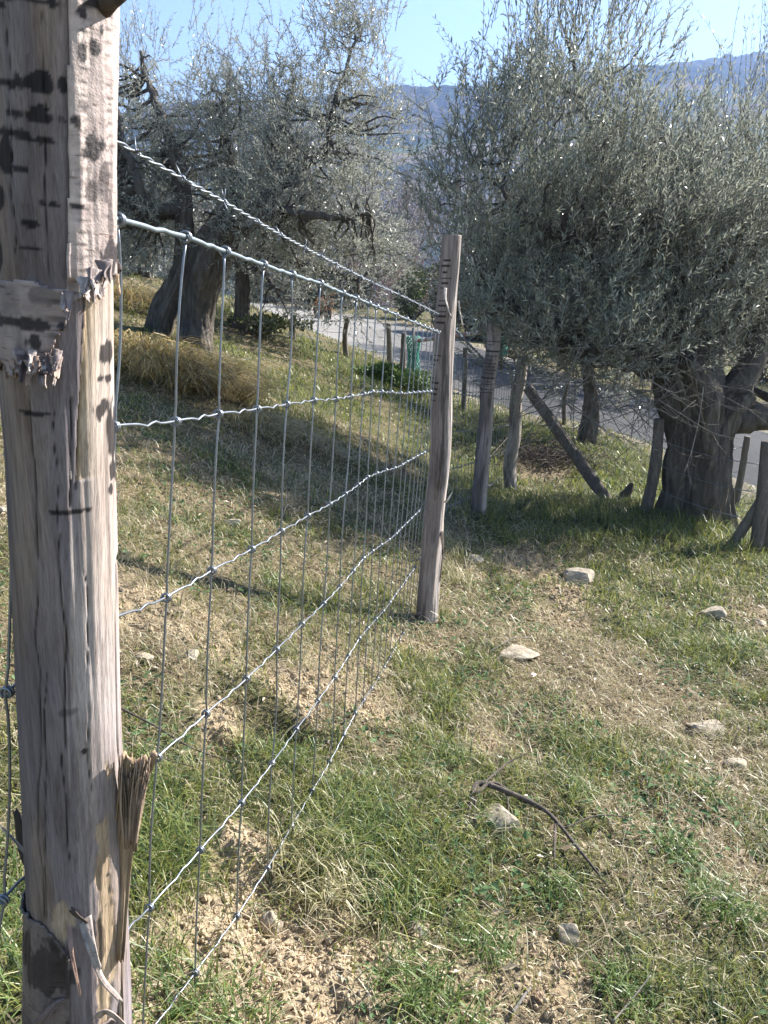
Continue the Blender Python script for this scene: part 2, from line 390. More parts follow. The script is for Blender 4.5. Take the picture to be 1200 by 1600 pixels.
def axis_nodes(spans):
    o = []
    for a, b, s in spans: o.append(np.arange(a, b, s))
    return np.concatenate(o + [np.array([spans[-1][1]])])
gx = axis_nodes([(-30, -8, 1.0), (-8, -3, .2), (-3, -1.4, .06), (-1.3, 1.7, .010), (1.7, 5, .08), (5, 12, .25), (12, 34, 1.2)])
gy = axis_nodes([(-8, 0, .5), (0, .6, .1), (.6, 2.9, .010), (2.9, 7, .05), (7, 16, .16), (16, 46, .6)])
X, Y = np.meshgrid(gx, gy); Z = hgt(X, Y)
def grid_faces(ny, nx):
    i = np.arange(ny - 1)[:, None] * nx; j = np.arange(nx - 1)[None, :]
    return np.stack((i + j, i + j + 1, i + nx + j + 1, i + nx + j), -1).reshape(-1, 4)
sm = soil_mask(X, Y); gm = np.clip(green_mask(X, Y), 0, 1)
thatch = np.array((0.185, 0.15, 0.095)); greenc = np.array((0.09, 0.095, 0.045)); soilc = np.array((0.45, 0.355, 0.24))
cc = thatch * (1 - gm[..., None]) + greenc * gm[..., None]
cc = cc * (1 - sm[..., None]) + soilc * sm[..., None]
rdm = 1 - sstep(ROADW, ROADW + .8, road_dist(X, Y)); cc = cc * (1 - rdm[..., None]) + np.array((.24, .21, .17)) * rdm[..., None]
ground = link_mesh('ground', np.stack((X, Y, Z), -1).reshape(-1, 3), [grid_faces(len(gy), len(gx))], M['ground'], None, True, cc.reshape(-1, 3))
tag(ground, kind='structure')
# road sheet
tt = norm(np.gradient(road_s, axis=0)); nn = np.stack((-tt[:, 1], tt[:, 0]), -1)
ws = np.linspace(-ROADW, ROADW, 15)
RX = road_s[:, None, 0] + nn[:, None, 0] * ws[None, :]; RY = road_s[:, None, 1] + nn[:, None, 1] * ws[None, :]
RZ = h0(RX, RY) - .012 + .02 * np.cos(ws / ROADW * 1.4)[None, :]
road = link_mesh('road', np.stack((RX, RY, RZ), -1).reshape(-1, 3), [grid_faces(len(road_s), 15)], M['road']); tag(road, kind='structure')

# far hills: one sheet from the valley to beyond the ridge, crowns of the wood modelled as domes
def build_hills():
    hx = np.arange(-620, 900, 2.4); hy = np.concatenate((np.arange(44, 230, 14.), np.arange(230, 720, 2.4), np.arange(720, 1200, 60.)))
    X, Y = np.meshgrid(hx, hy)
    # ridge height profile from the photographed skyline
    sky_px = np.array([(-600, 230), (0, 190), (200, 175), (290, 160), (430, 150), (640, 140), (760, 128), (900, 105), (1020, 96), (1100, 86), (1200, 76), (1500, 60), (2200, 90)], float)
    RY_ = 640.0; az = []; el = []
    for a, b in sky_px:
        d = ray(a, b); az.append(d[0] / d[1] * RY_); el.append(CAMZ + d[2] / d[1] * RY_)
    ridge = np.interp(X, az, el) - 5
    s = sstep(170, RY_, Y); s2 = np.clip((Y - 190) / (RY_ - 190), 0, 1)
    base = -8.0
    H = base + (ridge - base) * (0.35 * s + 0.65 * s2 ** 1.1) + (fbm(X / 90, Y / 90, 0, 4, 4) - .5) * 26 * sstep(170, 330, Y) * (1 - .8 * sstep(560, 640, Y))
    H = np.where(Y > RY_, ridge - (Y - RY_) * 0.15, H)
    H = np.where(Y < 200, base + (fbm(X / 60, Y / 60, 0, 8, 3) - .5) * 4 + (200 - Y) / 160 * 3.5 * 1, H)
    # wood domes
    def domes(X, Y, cell, seed):
        cx = np.floor(X / cell); cy = np.floor(Y / cell); best = np.full(X.shape, 9.); idr = np.zeros(X.shape)
        for a in (-1, 0, 1):
            for b in (-1, 0, 1):
                jx = (cx + a + _h(cx + a, cy + b, cx * 0, seed)) * cell; jy = (cy + b + _h(cx + a, cy + b, cx * 0, seed + 1)) * cell
                rr = 0.45 + 0.55 * _h(cx + a, cy + b, cx * 0, seed + 2)
                d = np.hypot(X - jx, Y - jy) / (cell * rr); k = d < best
                idr = np.where(k, _h(cx + a, cy + b, cx * 0, seed + 3), idr); best = np.minimum(best, d)
        return np.clip(1 - best ** 2, 0, 1) ** .5, idr
    D, I = domes(X, Y, 7.5, 50)
    wood = sstep(.28, .38, fbm(X / 70, Y / 70, 0, 21, 3))
    # clearings seen on the slope, given by where they lie
    fields = []
    for (a, b, yy, rx, ry) in ((670, 255, 420, 60, 28), (1160, 220, 430, 50, 34), (1060, 190, 500, 34, 22), (1190, 180, 470, 30, 18), (630, 215, 470, 40, 16), (870, 230, 430, 50, 24)):
        d = ray(a, b); fields.append((d[0] / d[1] * yy, yy, rx, ry))
    fm = np.zeros(X.shape)
    nz = fbm(X / 25, Y / 25, 0, 77, 3) - .5
    for fx, fy, rx, ry in fields: fm = np.maximum(fm, 1 - sstep(.8, 1.05, np.hypot((X - fx) / rx, (Y - fy) / ry) + nz * .8))
    wood = wood * (1 - fm)
    wood = np.maximum(wood, sstep(560, 620, Y))
    H = H + D * wood * (2.2 + 2.6 * I) * sstep(60, 110, Y)
    c_w1 = np.array((.075, .062, .056)); c_w2 = np.array((.03, .042, .028)); c_f1 = np.array((.17, .13, .095)); c_f2 = np.array((.08, .10, .05))
    ev = sstep(.50, .62, fbm(X / 55, Y / 55, 0, 91, 3) + (I - .5) * .25)[..., None]
    cw = (c_w1 * (1 - ev) + c_w2 * ev) * (.75 + .5 * I[..., None])
    fs = sstep(.42, .58, fbm(X / 34, Y / 12, 0, 14, 2))[..., None]; cf = c_f1 * (1 - fs) + c_f2 * fs
    c = cf * (1 - wood[..., None]) + cw * wood[..., None]
    o = link_mesh('hills', np.stack((X, Y, H), -1).reshape(-1, 3), [grid_faces(len(hy), len(hx))], M['hill'], None, False, c.reshape(-1, 3))
    tag(o, kind='structure')
build_hills()

# ------------------------------------------------------------------ posts
def post_core(name_parent, pa, pb, ra, rb, nseg, nsid, colfn, seed, mat_, name='log', lump=0.10, wob_amp=.9):
    """log from base pa to top pb; colour per vertex from colfn(theta, t); theta 0 faces the camera, +90deg is screen right"""
    pa = np.asarray(pa, float); pb = np.asarray(pb, float); ax = norm(pb - pa)
    mid = (pa + pb) / 2; v = CAM - mid; v = v - ax * np.dot(v, ax); f = norm(v); r = np.cross(ax, f); r = norm(r)
    t = np.linspace(0, 1, nseg)[:, None]; th = np.linspace(-np.pi, np.pi, nsid, endpoint=False)[None, :]
    L = np.linalg.norm(pb - pa)
    R = (rb * t + ra * (1 - t)) * np.ones_like(th)
    cx = np.cos(th) * 1.2 + seed * 3.1; sx = np.sin(th) * 1.2 + seed
    R = R * (1 + lump * (fbm(cx, sx, t * L * 3.0, seed, 3) - .5) * 2)
    # vertical grain ridges
    R = R * (1 + 0.035 * (fbm(np.cos(th) * 9 + seed, np.sin(th) * 9, t * L * 3.0, seed + 5, 3) - .5) * 2)
    # drying cracks
    crk = np.zeros_like(R)
    for k in range(4):
        th0 = [-0.55, 0.15, 0.85, -2.0][k] + 0.25 * np.sin(seed + k); wob = (vnoise(t * L * 5, seed + k, 0, 3) - .5) * .22
        on_ = sstep(.35, .5, vnoise(t * L * 2.2 + k * 7, seed * 1.3, 0, 8 + k))
        crk = np.maximum(crk, on_ * np.exp(-((th - th0 - wob) / 0.022) ** 2))
    R = R - crk * 0.06 * (ra + rb) / 2
    wobx = (fbm(t * L * 1.7, seed, 0, 2, 2) - .5) * (ra + rb) * wob_amp; wobx = wobx - wobx[-1] * t - wobx[0] * (1 - t)
    C = pa + (pb - pa) * t[..., None] + r * wobx[..., None]
    V = C + R[..., None] * (np.cos(th)[..., None] * f + np.sin(th)[..., None] * r)
    col = colfn(th + 0 * t, t + 0 * th)
    col = col * (1 - .75 * crk[..., None])
    n = nsid; V = V.reshape(-1, 3); col = col.reshape(-1, 3)
    i = np.arange(nseg - 1)[:, None] * n; j = np.arange(n)[None, :]; j2 = (j + 1) % n
    q = np.stack((i + j, i + j2, i + n + j2, i + n + j), -1).reshape(-1, 4)
    b = (nseg - 1) * n; jj = np.arange(n)
    top = V[b:b + n].mean(0); inner = top + (V[b:b + n] - top) * .55 + ax * .002
    k0 = len(V); V = np.vstack((V, inner, top[None] + ax * .001)); col = np.vstack((col, np.tile((.26, .21, .16), (n + 1, 1))))
    q2 = np.stack((b + jj, b + (jj + 1) % n, k0 + (jj + 1) % n, k0 + jj), -1); t3 = np.stack((k0 + jj, k0 + (jj + 1) % n, np.full(n, k0 + n)), -1)
    o = link_mesh(name, V, [np.vstack((q, q2)), t3], mat_, name_parent, True, col)
    return o, (pa, pb, ax, f, r, L)

# --- the near post
pp = empty('fence_post', P(125, 1660, .985), 'thick peeled log post filling the left edge, with curling bark and black blotches', 'fence post', 'wooden fence posts')
A1 = P(122, 1680, .99); B1 = P(72, -220, .58)
def px_of(q):
    v = RM.T @ (np.asarray(q) - CAM); return 600 + F * v[0] / -v[2], 800 - F * v[1] / -v[2], -v[2]
def r_at(py): return np.interp(py, [-220, 0, 300, 430, 560, 700, 1000, 1400, 1680], [112, 108, 98, 92, 86, 80, 76, 73, 80])
NS1, NT1 = 560, 220
tgrid = np.linspace(0, 1, NS1); pyg = np.array([px_of(A1 + (B1 - A1) * t)[1] for t in tgrid]); zg = np.array([px_of(A1 + (B1 - A1) * t)[2] for t in tgrid])
cxg = np.interp(pyg, [-220, 0, 300, 600, 1000, 1400, 1680], [62, 66, 74, 89, 107, 120, 124])
Caxis = np.array([P(cxg[i], pyg[i], zg[i]) for i in range(NS1)])
Rg = r_at(pyg) / F * zg
ax1 = norm(B1 - A1); v = CAM - Caxis[NS1 // 2]; v = v - ax1 * np.dot(v, ax1); f1 = norm(v); r1 = norm(np.cross(ax1, f1))
th1 = np.linspace(-np.pi, np.pi, NT1, endpoint=False)
TH, PY = np.meshgrid(th1, pyg); U = np.sin(TH)                 # U: -1 left edge .. 1 right edge on the camera side
PX = cxg[:, None] + U * r_at(PY)
front = np.cos(TH) > -0.15
HGT = (np.linspace(0, 1, NS1) * np.linalg.norm(B1 - A1))[:, None] + 0 * TH
def n_th(s, hs, seed, o=3): return fbm(np.cos(TH) * s + 5, np.sin(TH) * s + 5, HGT * hs, seed, o)
def blot(px, py, rx, ry, e=.25, s=1):
    d = np.hypot((PX - px) / rx, (PY - py) / ry) + (n_th(7, 50, int(px + py)) - .5) * 1.9
    return (1 - sstep(1 - e * .4, 1 + e * .4, d)) * front * s
def spots(lst):
    m = np.zeros_like(PX)
    for a in lst: m = np.maximum(m, blot(*a))
    return m
stain = spots([(40, 22, 56, 6), (12, 35, 14, 4), (66, 142, 32, 15), (25, 148, 30, 5), (58, 190, 34, 9), (58, 178, 12, 5), (20, 218, 24, 6), (62, 224, 34, 6), (16, 250, 8, 24), (14, 268, 22, 3), (40, 270, 12, 3), (80, 316, 16, 5), (10, 320, 6, 18), (56, 348, 16, 6), (58, 383, 30, 3), (6, 400, 7, 26), (40, 495, 40, 6), (62, 515, 12, 8), (30, 478, 24, 5),
                   (62, 628, 22, 3.5), (106, 773, 26, 3), (160, 540, 13, 18), (151, 577, 5, 5), (163, 580, 5, 8), (154, 625, 10, 14), (168, 665, 7, 38), (170, 725, 6, 16), (168, 755, 4, 8), (130, 1131, 5, 4), (105, 1070, 12, 6, .4, .5), (150, 1420, 9, 42, .2, .7), (70, 1460, 40, 34, .3, .7)])
fresh = np.zeros_like(PX)
# fresh wood sliver on the right below the bark edge
xl = np.interp(PY, [425, 450, 560, 640, 725, 728], [142, 130, 124, 118, 117, 140]); lightw = (sstep(-3, 3, PX - np.interp(PY, [425, 450, 560, 640, 725, 760, 1000, 1400], [142, 130, 124, 118, 118, 112, 104, 128]) - (n_th(20, 3, 31) - .5) * np.interp(PY, [700, 800], [2, 40])) * (PY > 425) * (PY < 1400) * front * np.interp(PY, [425, 900, 1400], [1, .75, .2]))
fresh = np.maximum(fresh, np.exp(-np.clip(PX - xl - 2, 0, 99) / (9 + 10 * n_th(16, 3, 32))) * (PX > xl) * (PY > 425) * (PY < 726) * front * .95)
fresh = np.maximum(fresh, blot(158, 1400, 12, 190, .5, .75)); fresh = np.maximum(fresh, blot(100, 1385, 16, 26, .5, .5))
edgeline = np.exp(-((PX - np.interp(PY, [425, 560, 725], [128, 122, 116])) / 2.4) ** 2) * ((PY > 440) & (PY < 740)) * front
barkmask = np.zeros_like(PX)
jag = (n_th(7, 25, 3) - .5) * 55 + (n_th(22, 40, 4) - .5) * 26; jag2 = (n_th(2.5, 6, 33) - .5) * 30
lower = np.interp(PX, [-60, 0, 40, 75, 100, 128, 150, 180], [575, 568, 572, 560, 470, 450, 440, 405]) + jag
upper_left_free = (PX < 103 + (n_th(3, 8, 9) - .5) * 10) & (PY < 436 + jag2 + (PX - 50) * .12) & front
barkmask = ((PY < lower) & ~upper_left_free) * 1.0
diag = np.interp(PX, [20, 50, 75, 95, 115, 135, 150, 200], [1385, 1388, 1392, 1410, 1440, 1470, 1540, 1560]) + jag * .35
wedge = (PX > 108) & (PX < 142 - (1480 - PY) * .1) & (PY > 1440) & (PY < 1560)
barkmask = np.maximum(barkmask, ((PY > diag) & ~wedge & (PX < 168)) * 1.0)
greyw = np.array((.285, .225, .19)); coolw = np.array((.22, .19, .195)); freshc = np.array((.56, .42, .26)); darkc = np.array((.018, .014, .016))
mixn = sstep(.4, .6, n_th(1.5, 4, 41))[..., None]
COLR = greyw * (1 - mixn) + coolw * mixn
COLR = COLR * (1 + .25 * (U[..., None] * front[..., None])) * (1 + 0.35 * (np.clip(1 - np.abs(PY - 800) / 500, 0, 1))[..., None] * (U > .2)[..., None])  # sun from the right painted in: right side brighter, left dimmer
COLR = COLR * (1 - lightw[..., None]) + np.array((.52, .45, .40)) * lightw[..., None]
COLR = COLR * (1 - fresh[..., None]) + freshc * fresh[..., None] * (.8 + .5 * n_th(30, 3, 6))[..., None]
COLR = COLR * (1 - .8 * edgeline[..., None])
cr = np.zeros_like(PX)
for (x0, y0, x1, y1, w) in ((52, 590, 62, 850, 1.6), (62, 850, 70, 1390, 1.3), (94, 800, 106, 1130, 2.0), (100, 1130, 108, 1300, 1.1), (176, 860, 181, 1250, 2.2), (181, 1250, 186, 1560, 2.6), (68, 30, 74, 440, 1.5), (20, 60, 30, 400, 1.2), (128, 860, 138, 1200, 1.0), (84, 620, 90, 800, 1.2), (72, 1000, 76, 1390, 1.0), (112, 600, 108, 770, 1.8)):
    yy = np.clip((PY - y0) / (y1 - y0), 0, 1); xx = x0 + (x1 - x0) * yy + (vnoise(PY / 60., x0, 0, 4) - .5) * 8
    cr = np.maximum(cr, np.exp(-((PX - xx) / (w * .62)) ** 2) * (PY > y0) * (PY < y1) * front * sstep(0, .04, yy) * sstep(1, .96, yy))
COLR = COLR * (1 - .8 * cr[..., None])
COLR = COLR * (1 - .93 * stain[..., None]) + darkc * stain[..., None]
R1 = Rg[:, None] * (1 + .05 * (n_th(1.4, 3.5, 2) - .5) * 2 + .03 * (n_th(10, 4, 12) - .5) * 2) - cr * .003 - .0022 * fresh + edgeline * -.001
R1 = R1 - .0035 * (upper_left_free & (PX > 45) & (PX < 100)) * sstep(95, 60, PX)
def cyl(R): return Caxis[:, None, :] + R[..., None] * (np.cos(TH)[..., None] * f1 + np.sin(TH)[..., None] * r1)
def cyl_quads(mask=None):
    i = np.arange(NS1 - 1)[:, None]; j = np.arange(NT1)[None, :]; j2 = (j + 1) % NT1
    q = np.stack((i * NT1 + j, i * NT1 + j2, (i + 1) * NT1 + j2, (i + 1) * NT1 + j), -1)
    if mask is None: return q.reshape(-1, 4)
    m = (mask[:-1, :] + mask[1:, :] + np.roll(mask, -1, 1)[:-1, :] + np.roll(mask, -1, 1)[1:, :]) / 4
    return q[m > .5]
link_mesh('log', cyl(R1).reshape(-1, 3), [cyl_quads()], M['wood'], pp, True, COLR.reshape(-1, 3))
# bark shell with lifted ragged edges
bm_s = barkmask.copy()
for _ in range(3): bm_s = (np.roll(bm_s, 1, 0) + np.roll(bm_s, -1, 0) + np.roll(bm_s, 1, 1) + np.roll(bm_s, -1, 1) + bm_s) / 5
lift = .0028 + (1 - sstep(.5, .98, bm_s)) * .0045 * sstep(.4, .7, n_th(4, 14, 66)) + (n_th(9, 30, 15) - .5) * .0022
lift = lift * np.where((PY > 425) & (PY < 1000) & (PX < 112), np.interp(PY, [425, 445, 520], [.1, .25, 1.0]), 1)
RB = R1 + lift + .003 * stain * 0
bark_spots = spots([(115, 25, 10, 13), (137, 6, 18, 8), (138, 72, 9, 15), (119, 85, 6, 14), (147, 45, 2.5, 7), (133, 44, 2, 3), (121, 53, 4, 5), (140, 218, 16, 16), (132, 235, 14, 12), (112, 190, 8, 10), (122, 165, 8, 10, .3, .6), (150, 270, 8, 30, .25, .7), (138, 290, 14, 16, .3, .7), (112, 315, 10, 5), (160, 320, 5, 45, .3, .6), (160, 390, 12, 26), (122, 475, 6, 7), (40, 495, 48, 8), (60, 520, 14, 14), (90, 560, 20, 10, .3, .7), (70, 450, 24, 12, .3, .5), (150, 1430, 9, 40, .2, .8), (78, 1450, 34, 34, .3, .85), (60, 1560, 30, 20, .4, .5), (110, 1540, 20, 20, .4, .6)])  # dark blotches over the bark
bc1 = np.array((.56, .47, .42)); bc2 = np.array((.27, .225, .21)); k = sstep(.35, .65, n_th(3, 12, 23))[..., None] * .5 + np.interp(PY, [405, 450], [0, .75])[..., None] * (PX < 126)[..., None]; k = np.clip(k, 0, 1.2)
CB = bc1 * (1 - k) + bc2 * k; CB = CB * (.55 + .45 * (PY < 1350))[..., None]
# stacked lenticel ticks running up the bark strip
tick = sstep(.55, .9, np.sin(PY / 11.0 * 6.283 / 1.7 + (n_th(3, 6, 8) * 6))) * np.exp(-((PX - 122) / 9.) ** 2) * (PY < 450)
tick = np.maximum(tick, sstep(.6, .95, np.sin(PY / 13. * 3.9 + n_th(3, 9, 18) * 8)) * np.exp(-((PX - 157) / 5.) ** 2) * (PY < 420))
tick = np.maximum(tick, sstep(.4, .9, np.sin(PY / 4.)) * np.exp(-((PX - 92) / 22.) ** 2) * (PY > 415) * (PY < 560) * .8)
CB = CB * (1 - .75 * tick[..., None]) * (1 - .93 * bark_spots[..., None]) + darkc * bark_spots[..., None]
bo = link_mesh('bark', cyl(RB).reshape(-1, 3), [cyl_quads(bm_s)], M['cherry'], pp, True, CB.reshape(-1, 3))
so = bo.modifiers.new('thickness', 'SOLIDIFY'); so.thickness = .0022; so.offset = -1

def strip(path, w0, w1, thick, mat_, name, parent, col, twist=0.0, rag=0.3, seed=0, nrm=None, nw=9):
    """a flake or splinter: a ragged slab following a path"""
    pts = smoothline(path, 26); t = norm(np.gradient(pts, axis=0)); n0 = f1 if nrm is None else nrm
    s = norm(np.cross(t, n0)); n_ = np.cross(s, t); T = np.linspace(0, 1, len(pts)); W = w0 + (w1 - w0) * T
    if twist:
        a = (twist * T)[:, None]; s, n_ = s * np.cos(a) + n_ * np.sin(a), n_ * np.cos(a) - s * np.sin(a)
    ww = np.linspace(-1, 1, nw); V = []
    ridge = (vnoise(ww * 4 + seed * 3, seed, 0, seed)[None, :] - .5) * thick * 1.5 + (vnoise(ww[None, :] * 6 + seed, T[:, None] * 6, 0, seed + 1) - .5) * thick
    end = (vnoise(ww * 5 + seed, seed + 3., 0, 5) - .3) * rag
    base = pts[:, None, :] + s[:, None, :] * (ww[None, :, None] * W[:, None, None] / 2) + t[:, None, :] * (end[None, :, None] * sstep(.8, 1, T)[:, None, None] * np.linalg.norm(pts[-1] - pts[0]))
    a = base + n_[:, None, :] * (ridge + thick / 2)[..., None]; b = base + n_[:, None, :] * (ridge - thick / 2)[..., None]
    n = len(pts); V = np.vstack((a.reshape(-1, 3), b.reshape(-1, 3))); q = grid_faces(n, nw); N = n * nw
    rim = [(i * nw, (i + 1) * nw) for i in range(n - 1)] + [((i + 1) * nw + nw - 1, i * nw + nw - 1) for i in range(n - 1)] + [(i + 1, i) for i in range(nw - 1)] + [((n - 1) * nw + i, (n - 1) * nw + i + 1) for i in range(nw - 1)]
    rq = np.array([(x, y, y + N, x + N) for x, y in rim])
    cv = np.tile(np.asarray(col, float), (len(V), 1)) * (.6 + .8 * vnoise(np.tile(ww * 9, n * 2), seed, 0, 3))[:, None]
    return link_mesh(name, V, [np.vstack((q, q[:, ::-1] + N, rq))], mat_, parent, True, cv)
# splinter standing off the right side near the ground
o = strip([P(186, 1500, .90), P(190, 1400, .885), P(194, 1310, .86), P(207, 1230, .835), P(216, 1188, .82)], .009, .034, .005, M['wood'], 'splinter', pp, (.42, .31, .20), rag=.09, seed=3, nw=17)
fb = MB(); rgf = np.random.RandomState(2)
for k in range(90):
    u_ = rgf.uniform(-1, 1); a_ = P(202 + u_ * 10, 1290 + rgf.uniform(-30, 40), .85); b_ = P(210 + u_ * 25, 1188 + rgf.uniform(-14, 26) + abs(u_) * 6, .818 + rgf.uniform(-.006, .008))
    fb.tube(smoothline([a_, (a_ + b_) / 2 + rgf.normal(0, .0015, 3), b_], 8), np.linspace(.0016, .0006, 8), 4, col=None) if False else fb.tube(smoothline([a_, (a_ + b_) / 2 + rgf.normal(0, .0015, 3), b_], 8), np.linspace(.0016, .0006, 8), 4)
fbm_ = np.vstack(fb.V); link_mesh('fibres', fbm_, [np.vstack(fb.Q), np.vstack(fb.T)], M['wood'], pp, True, np.repeat(np.array((.36, .27, .2)) * rgf.uniform(.35, 1.7, (90, 1)), 34, axis=0))
o['label'] = 'frayed splinter standing off the right side of the log'
strip([P(190, 1600, .93), P(188, 1520, .92), P(187, 1400, .90), P(183, 1240, .86)], .006, .002, .003, M['wood'], 'splinter', pp, (.45, .36, .26), seed=5)
# bark flakes and curls
flakes = [([(176, 350, .70), (172, 395, .70), (184, 418, .69), (186, 424, .69)], .010, .004, (.06, .045, .04)), ([(150, 395, .69), (158, 420, .685), (170, 440, .68)], .012, .003, (.30, .22, .18)),
          ([(140, 405, .68), (141, 425, .675), (150, 450, .67)], .006, .002, (.33, .22, .17)), ([(182, 405, .70), (183, 430, .70), (187, 458, .70)], .003, .001, (.5, .38, .25)),
          ([(12, 555, .66), (20, 570, .655), (30, 580, .65)], .008, .003, (.35, .30, .28)), ([(40, 560, .655), (45, 580, .65), (44, 600, .65)], .010, .003, (.38, .33, .30)), ([(60, 555, .655), (70, 572, .65), (82, 580, .65)], .007, .002, (.36, .30, .28)), ([(3, 540, .665), (8, 560, .66), (10, 590, .66)], .006, .002, (.25, .2, .18)),
          ([(72, 410, .655), (76, 440, .65), (79, 470, .655)], .007, .003, (.34, .24, .2)), ([(58, 408, .655), (64, 425, .65), (68, 440, .65)], .003, .001, (.45, .38, .34)), ([(14, 420, .66), (16, 440, .655), (20, 460, .66)], .004, .002, (.40, .32, .28)),
          ([(70, 1380, .86), (85, 1392, .845), (100, 1405, .85)], .008, .004, (.05, .04, .04)), ([(95, 1395, .85), (115, 1425, .84), (135, 1440, .845)], .009, .005, (.08, .06, .05)), ([(128, 1440, .85), (140, 1480, .84), (160, 1530, .845), (186, 1560, .86)], .007, .005, (.42, .36, .31)),
          ([(135, 1430, .85), (143, 1470, .84), (155, 1510, .84)], .010, .003, (.34, .29, .25)), ([(108, 1440, .85), (112, 1490, .84), (124, 1550, .845)], .006, .002, (.33, .22, .17)),
          ([(74, 1375, .885), (50, 1345, .88), (20, 1310, .875), (-10, 1280, .87)], .005, .002, (.42, .37, .32)), ([(60, 1370, .92), (38, 1330, .93), (26, 1268, .93)], .020, .012, (.045, .035, .03)), ([(150, 1590, .87), (165, 1580, .865), (185, 1592, .87), (200, 1610, .88)], .010, .006, (.35, .28, .24)), ([(60, 1600, .87), (85, 1570, .865), (100, 1560, .87)], .010, .003, (.16, .12, .11)),
          ([(92, 985, .77), (80, 1000, .765), (74, 1030, .765)], .002, .001, (.55, .5, .45)), ([(72, 950, .77), (72, 990, .762), (75, 1030, .767)], .002, .001, (.55, .5, .45)), ([(106, 1110, .79), (110, 1140, .785), (108, 1180, .79)], .004, .001, (.5, .44, .4)),
          ([(66, 685, .70), (72, 730, .695), (80, 775, .70)], .003, .002, (.52, .46, .42)), ([(95, 700, .70), (93, 735, .692), (96, 770, .70)], .008, .003, (.36, .30, .26)), ([(102, 665, .695), (106, 700, .69), (110, 745, .695)], .003, .002, (.48, .42, .38))]
for k, (path, w0, w1, c) in enumerate(flakes):
    strip([P(a, b, d) for a, b, d in path], w0, w1, .0012, M['cherry'] if k < 16 else M['wood'], 'bark_flake', pp, c, twist=.8 if k % 2 else -.5, rag=.12, seed=11 + k, nw=5)
rgk = np.random.RandomState(12)
def zpost(py): return float(np.interp(py, pyg[::-1], zg[::-1])) - float(r_at(py)) / F * .95
for k in range(34):
    if k < 20: x = rgk.uniform(4, 98); y = 566 + rgk.uniform(-16, 10)
    else: x = rgk.uniform(100, 168); y = np.interp(x, [100, 128, 168], [470, 448, 415]) + rgk.uniform(-10, 8)
    u_ = (x - 89) / 84.; zf = zpost(y) + .045 * (1 - math.sqrt(max(0, 1 - min(u_ * u_, .98)))); L = rgk.uniform(10, 34); dx = rgk.uniform(-9, 9)
    c = [(.42, .36, .32), (.26, .21, .19), (.12, .09, .08), (.36, .27, .21)][rgk.randint(4)]
    strip([P(x, y - 8, zf), P(x + dx * .4, y + L * .35, zf - .003), P(x + dx, y + L, zf - .003 - rgk.uniform(0, .010))], rgk.uniform(.004, .013), rgk.uniform(.001, .004), .0013, M['cherry'], 'bark_flake', pp, c, twist=rgk.uniform(-1.2, 1.2), rag=.2, seed=60 + k, nw=5)
# round dark twig stub at the top
mb = MB(); mb.tube([P(158, 12, .60), P(172, 0, .59), P(190, -12, .58)], [.008, .007, .006], 10, rough=.3); mb.build('branch_stub', M['brown_twig'], pp)

def simple_post(top, base, rt, rbot, label, seed, marks=None, pale_wood=(.42, .35, .315), dark=(.25, .20, .18), det=(150, 64), group='wooden fence posts', flakes=()):
    base = np.asarray(base, float); top = np.asarray(top, float)
    L = np.linalg.norm(top - base); b2 = base - (top - base) / L * .12
    e = empty('fence_post', base, label, 'fence post', group)
    def colfn(th, t):
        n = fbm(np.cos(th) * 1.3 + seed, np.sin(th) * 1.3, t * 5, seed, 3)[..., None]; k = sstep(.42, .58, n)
        c = np.array(dark) * (1 - k) + np.array(pale_wood) * k  # pale and dark wood tones mixed by noise
        kk = sstep(.2, .9, np.sin(th))[..., None]; c = c * (1 - kk * .5) + np.array((.62, .56, .50)) * kk * .5  # sunlit right side painted paler into the wood
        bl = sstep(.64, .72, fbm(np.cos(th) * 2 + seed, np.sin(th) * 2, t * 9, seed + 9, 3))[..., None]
        c = c * (1 - .5 * bl)
        if marks:
            for (t0, t1, cnt, thc, thw) in marks:
                ph = (t - t0) / (t1 - t0) * cnt; idx = np.floor(ph); wdt = thw * (.5 + _h(idx, idx * 0, idx * 0, seed)); of = (_h(idx, idx * 0 + 1, idx * 0, seed) - .5) * .4
                line = (np.abs((ph - idx) - .5 - (_h(idx, idx * 0 + 2, idx * 0, seed) - .5) * .5) < .05 + .16 * _h(idx, idx * 0 + 3, idx * 0, seed)) & (t > t0) & (t < t1) & (np.abs(th - thc - of) < wdt)
                c = np.where((line & (_h(idx, idx * 0 + 4, idx * 0, seed) > .22))[..., None], np.array((.035, .028, .028)), c)
        return c
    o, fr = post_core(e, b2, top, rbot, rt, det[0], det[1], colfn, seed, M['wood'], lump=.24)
    for k, (path, w0, w1, c) in enumerate(flakes): strip([P(*q) for q in path], w0, w1, .003, M['wood'], 'bark_flake', e, c, twist=.5, seed=seed + k, nw=5)
    return e
g2 = G(668, 968)
d2 = px_of(g2)[2]
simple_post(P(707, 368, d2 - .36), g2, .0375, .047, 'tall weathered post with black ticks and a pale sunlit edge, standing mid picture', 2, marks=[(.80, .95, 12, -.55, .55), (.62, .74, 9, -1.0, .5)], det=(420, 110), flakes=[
    ([(696, 450, d2 - .37), (697, 470, d2 - .38), (704, 492, d2 - .38)], .012, .003, (.55, .5, .45)), ([(716, 470, d2 - .37), (719, 490, d2 - .36), (722, 506, d2 - .36)], .008, .003, (.5, .45, .4)),
    ([(696, 785, d2 - .16), (700, 780, d2 - .18), (706, 770, d2 - .19)], .014, .004, (.6, .56, .5)), ([(690, 830, d2 - .12), (692, 862, d2 - .14), (688, 900, d2 - .14)], .016, .008, (.12, .09, .07)), ([(684, 700, d2 - .2), (683, 730, d2 - .2), (680, 770, d2 - .2)], .01, .004, (.2, .15, .12))])
g3 = G(747, 802); d3 = px_of(g3)[2]
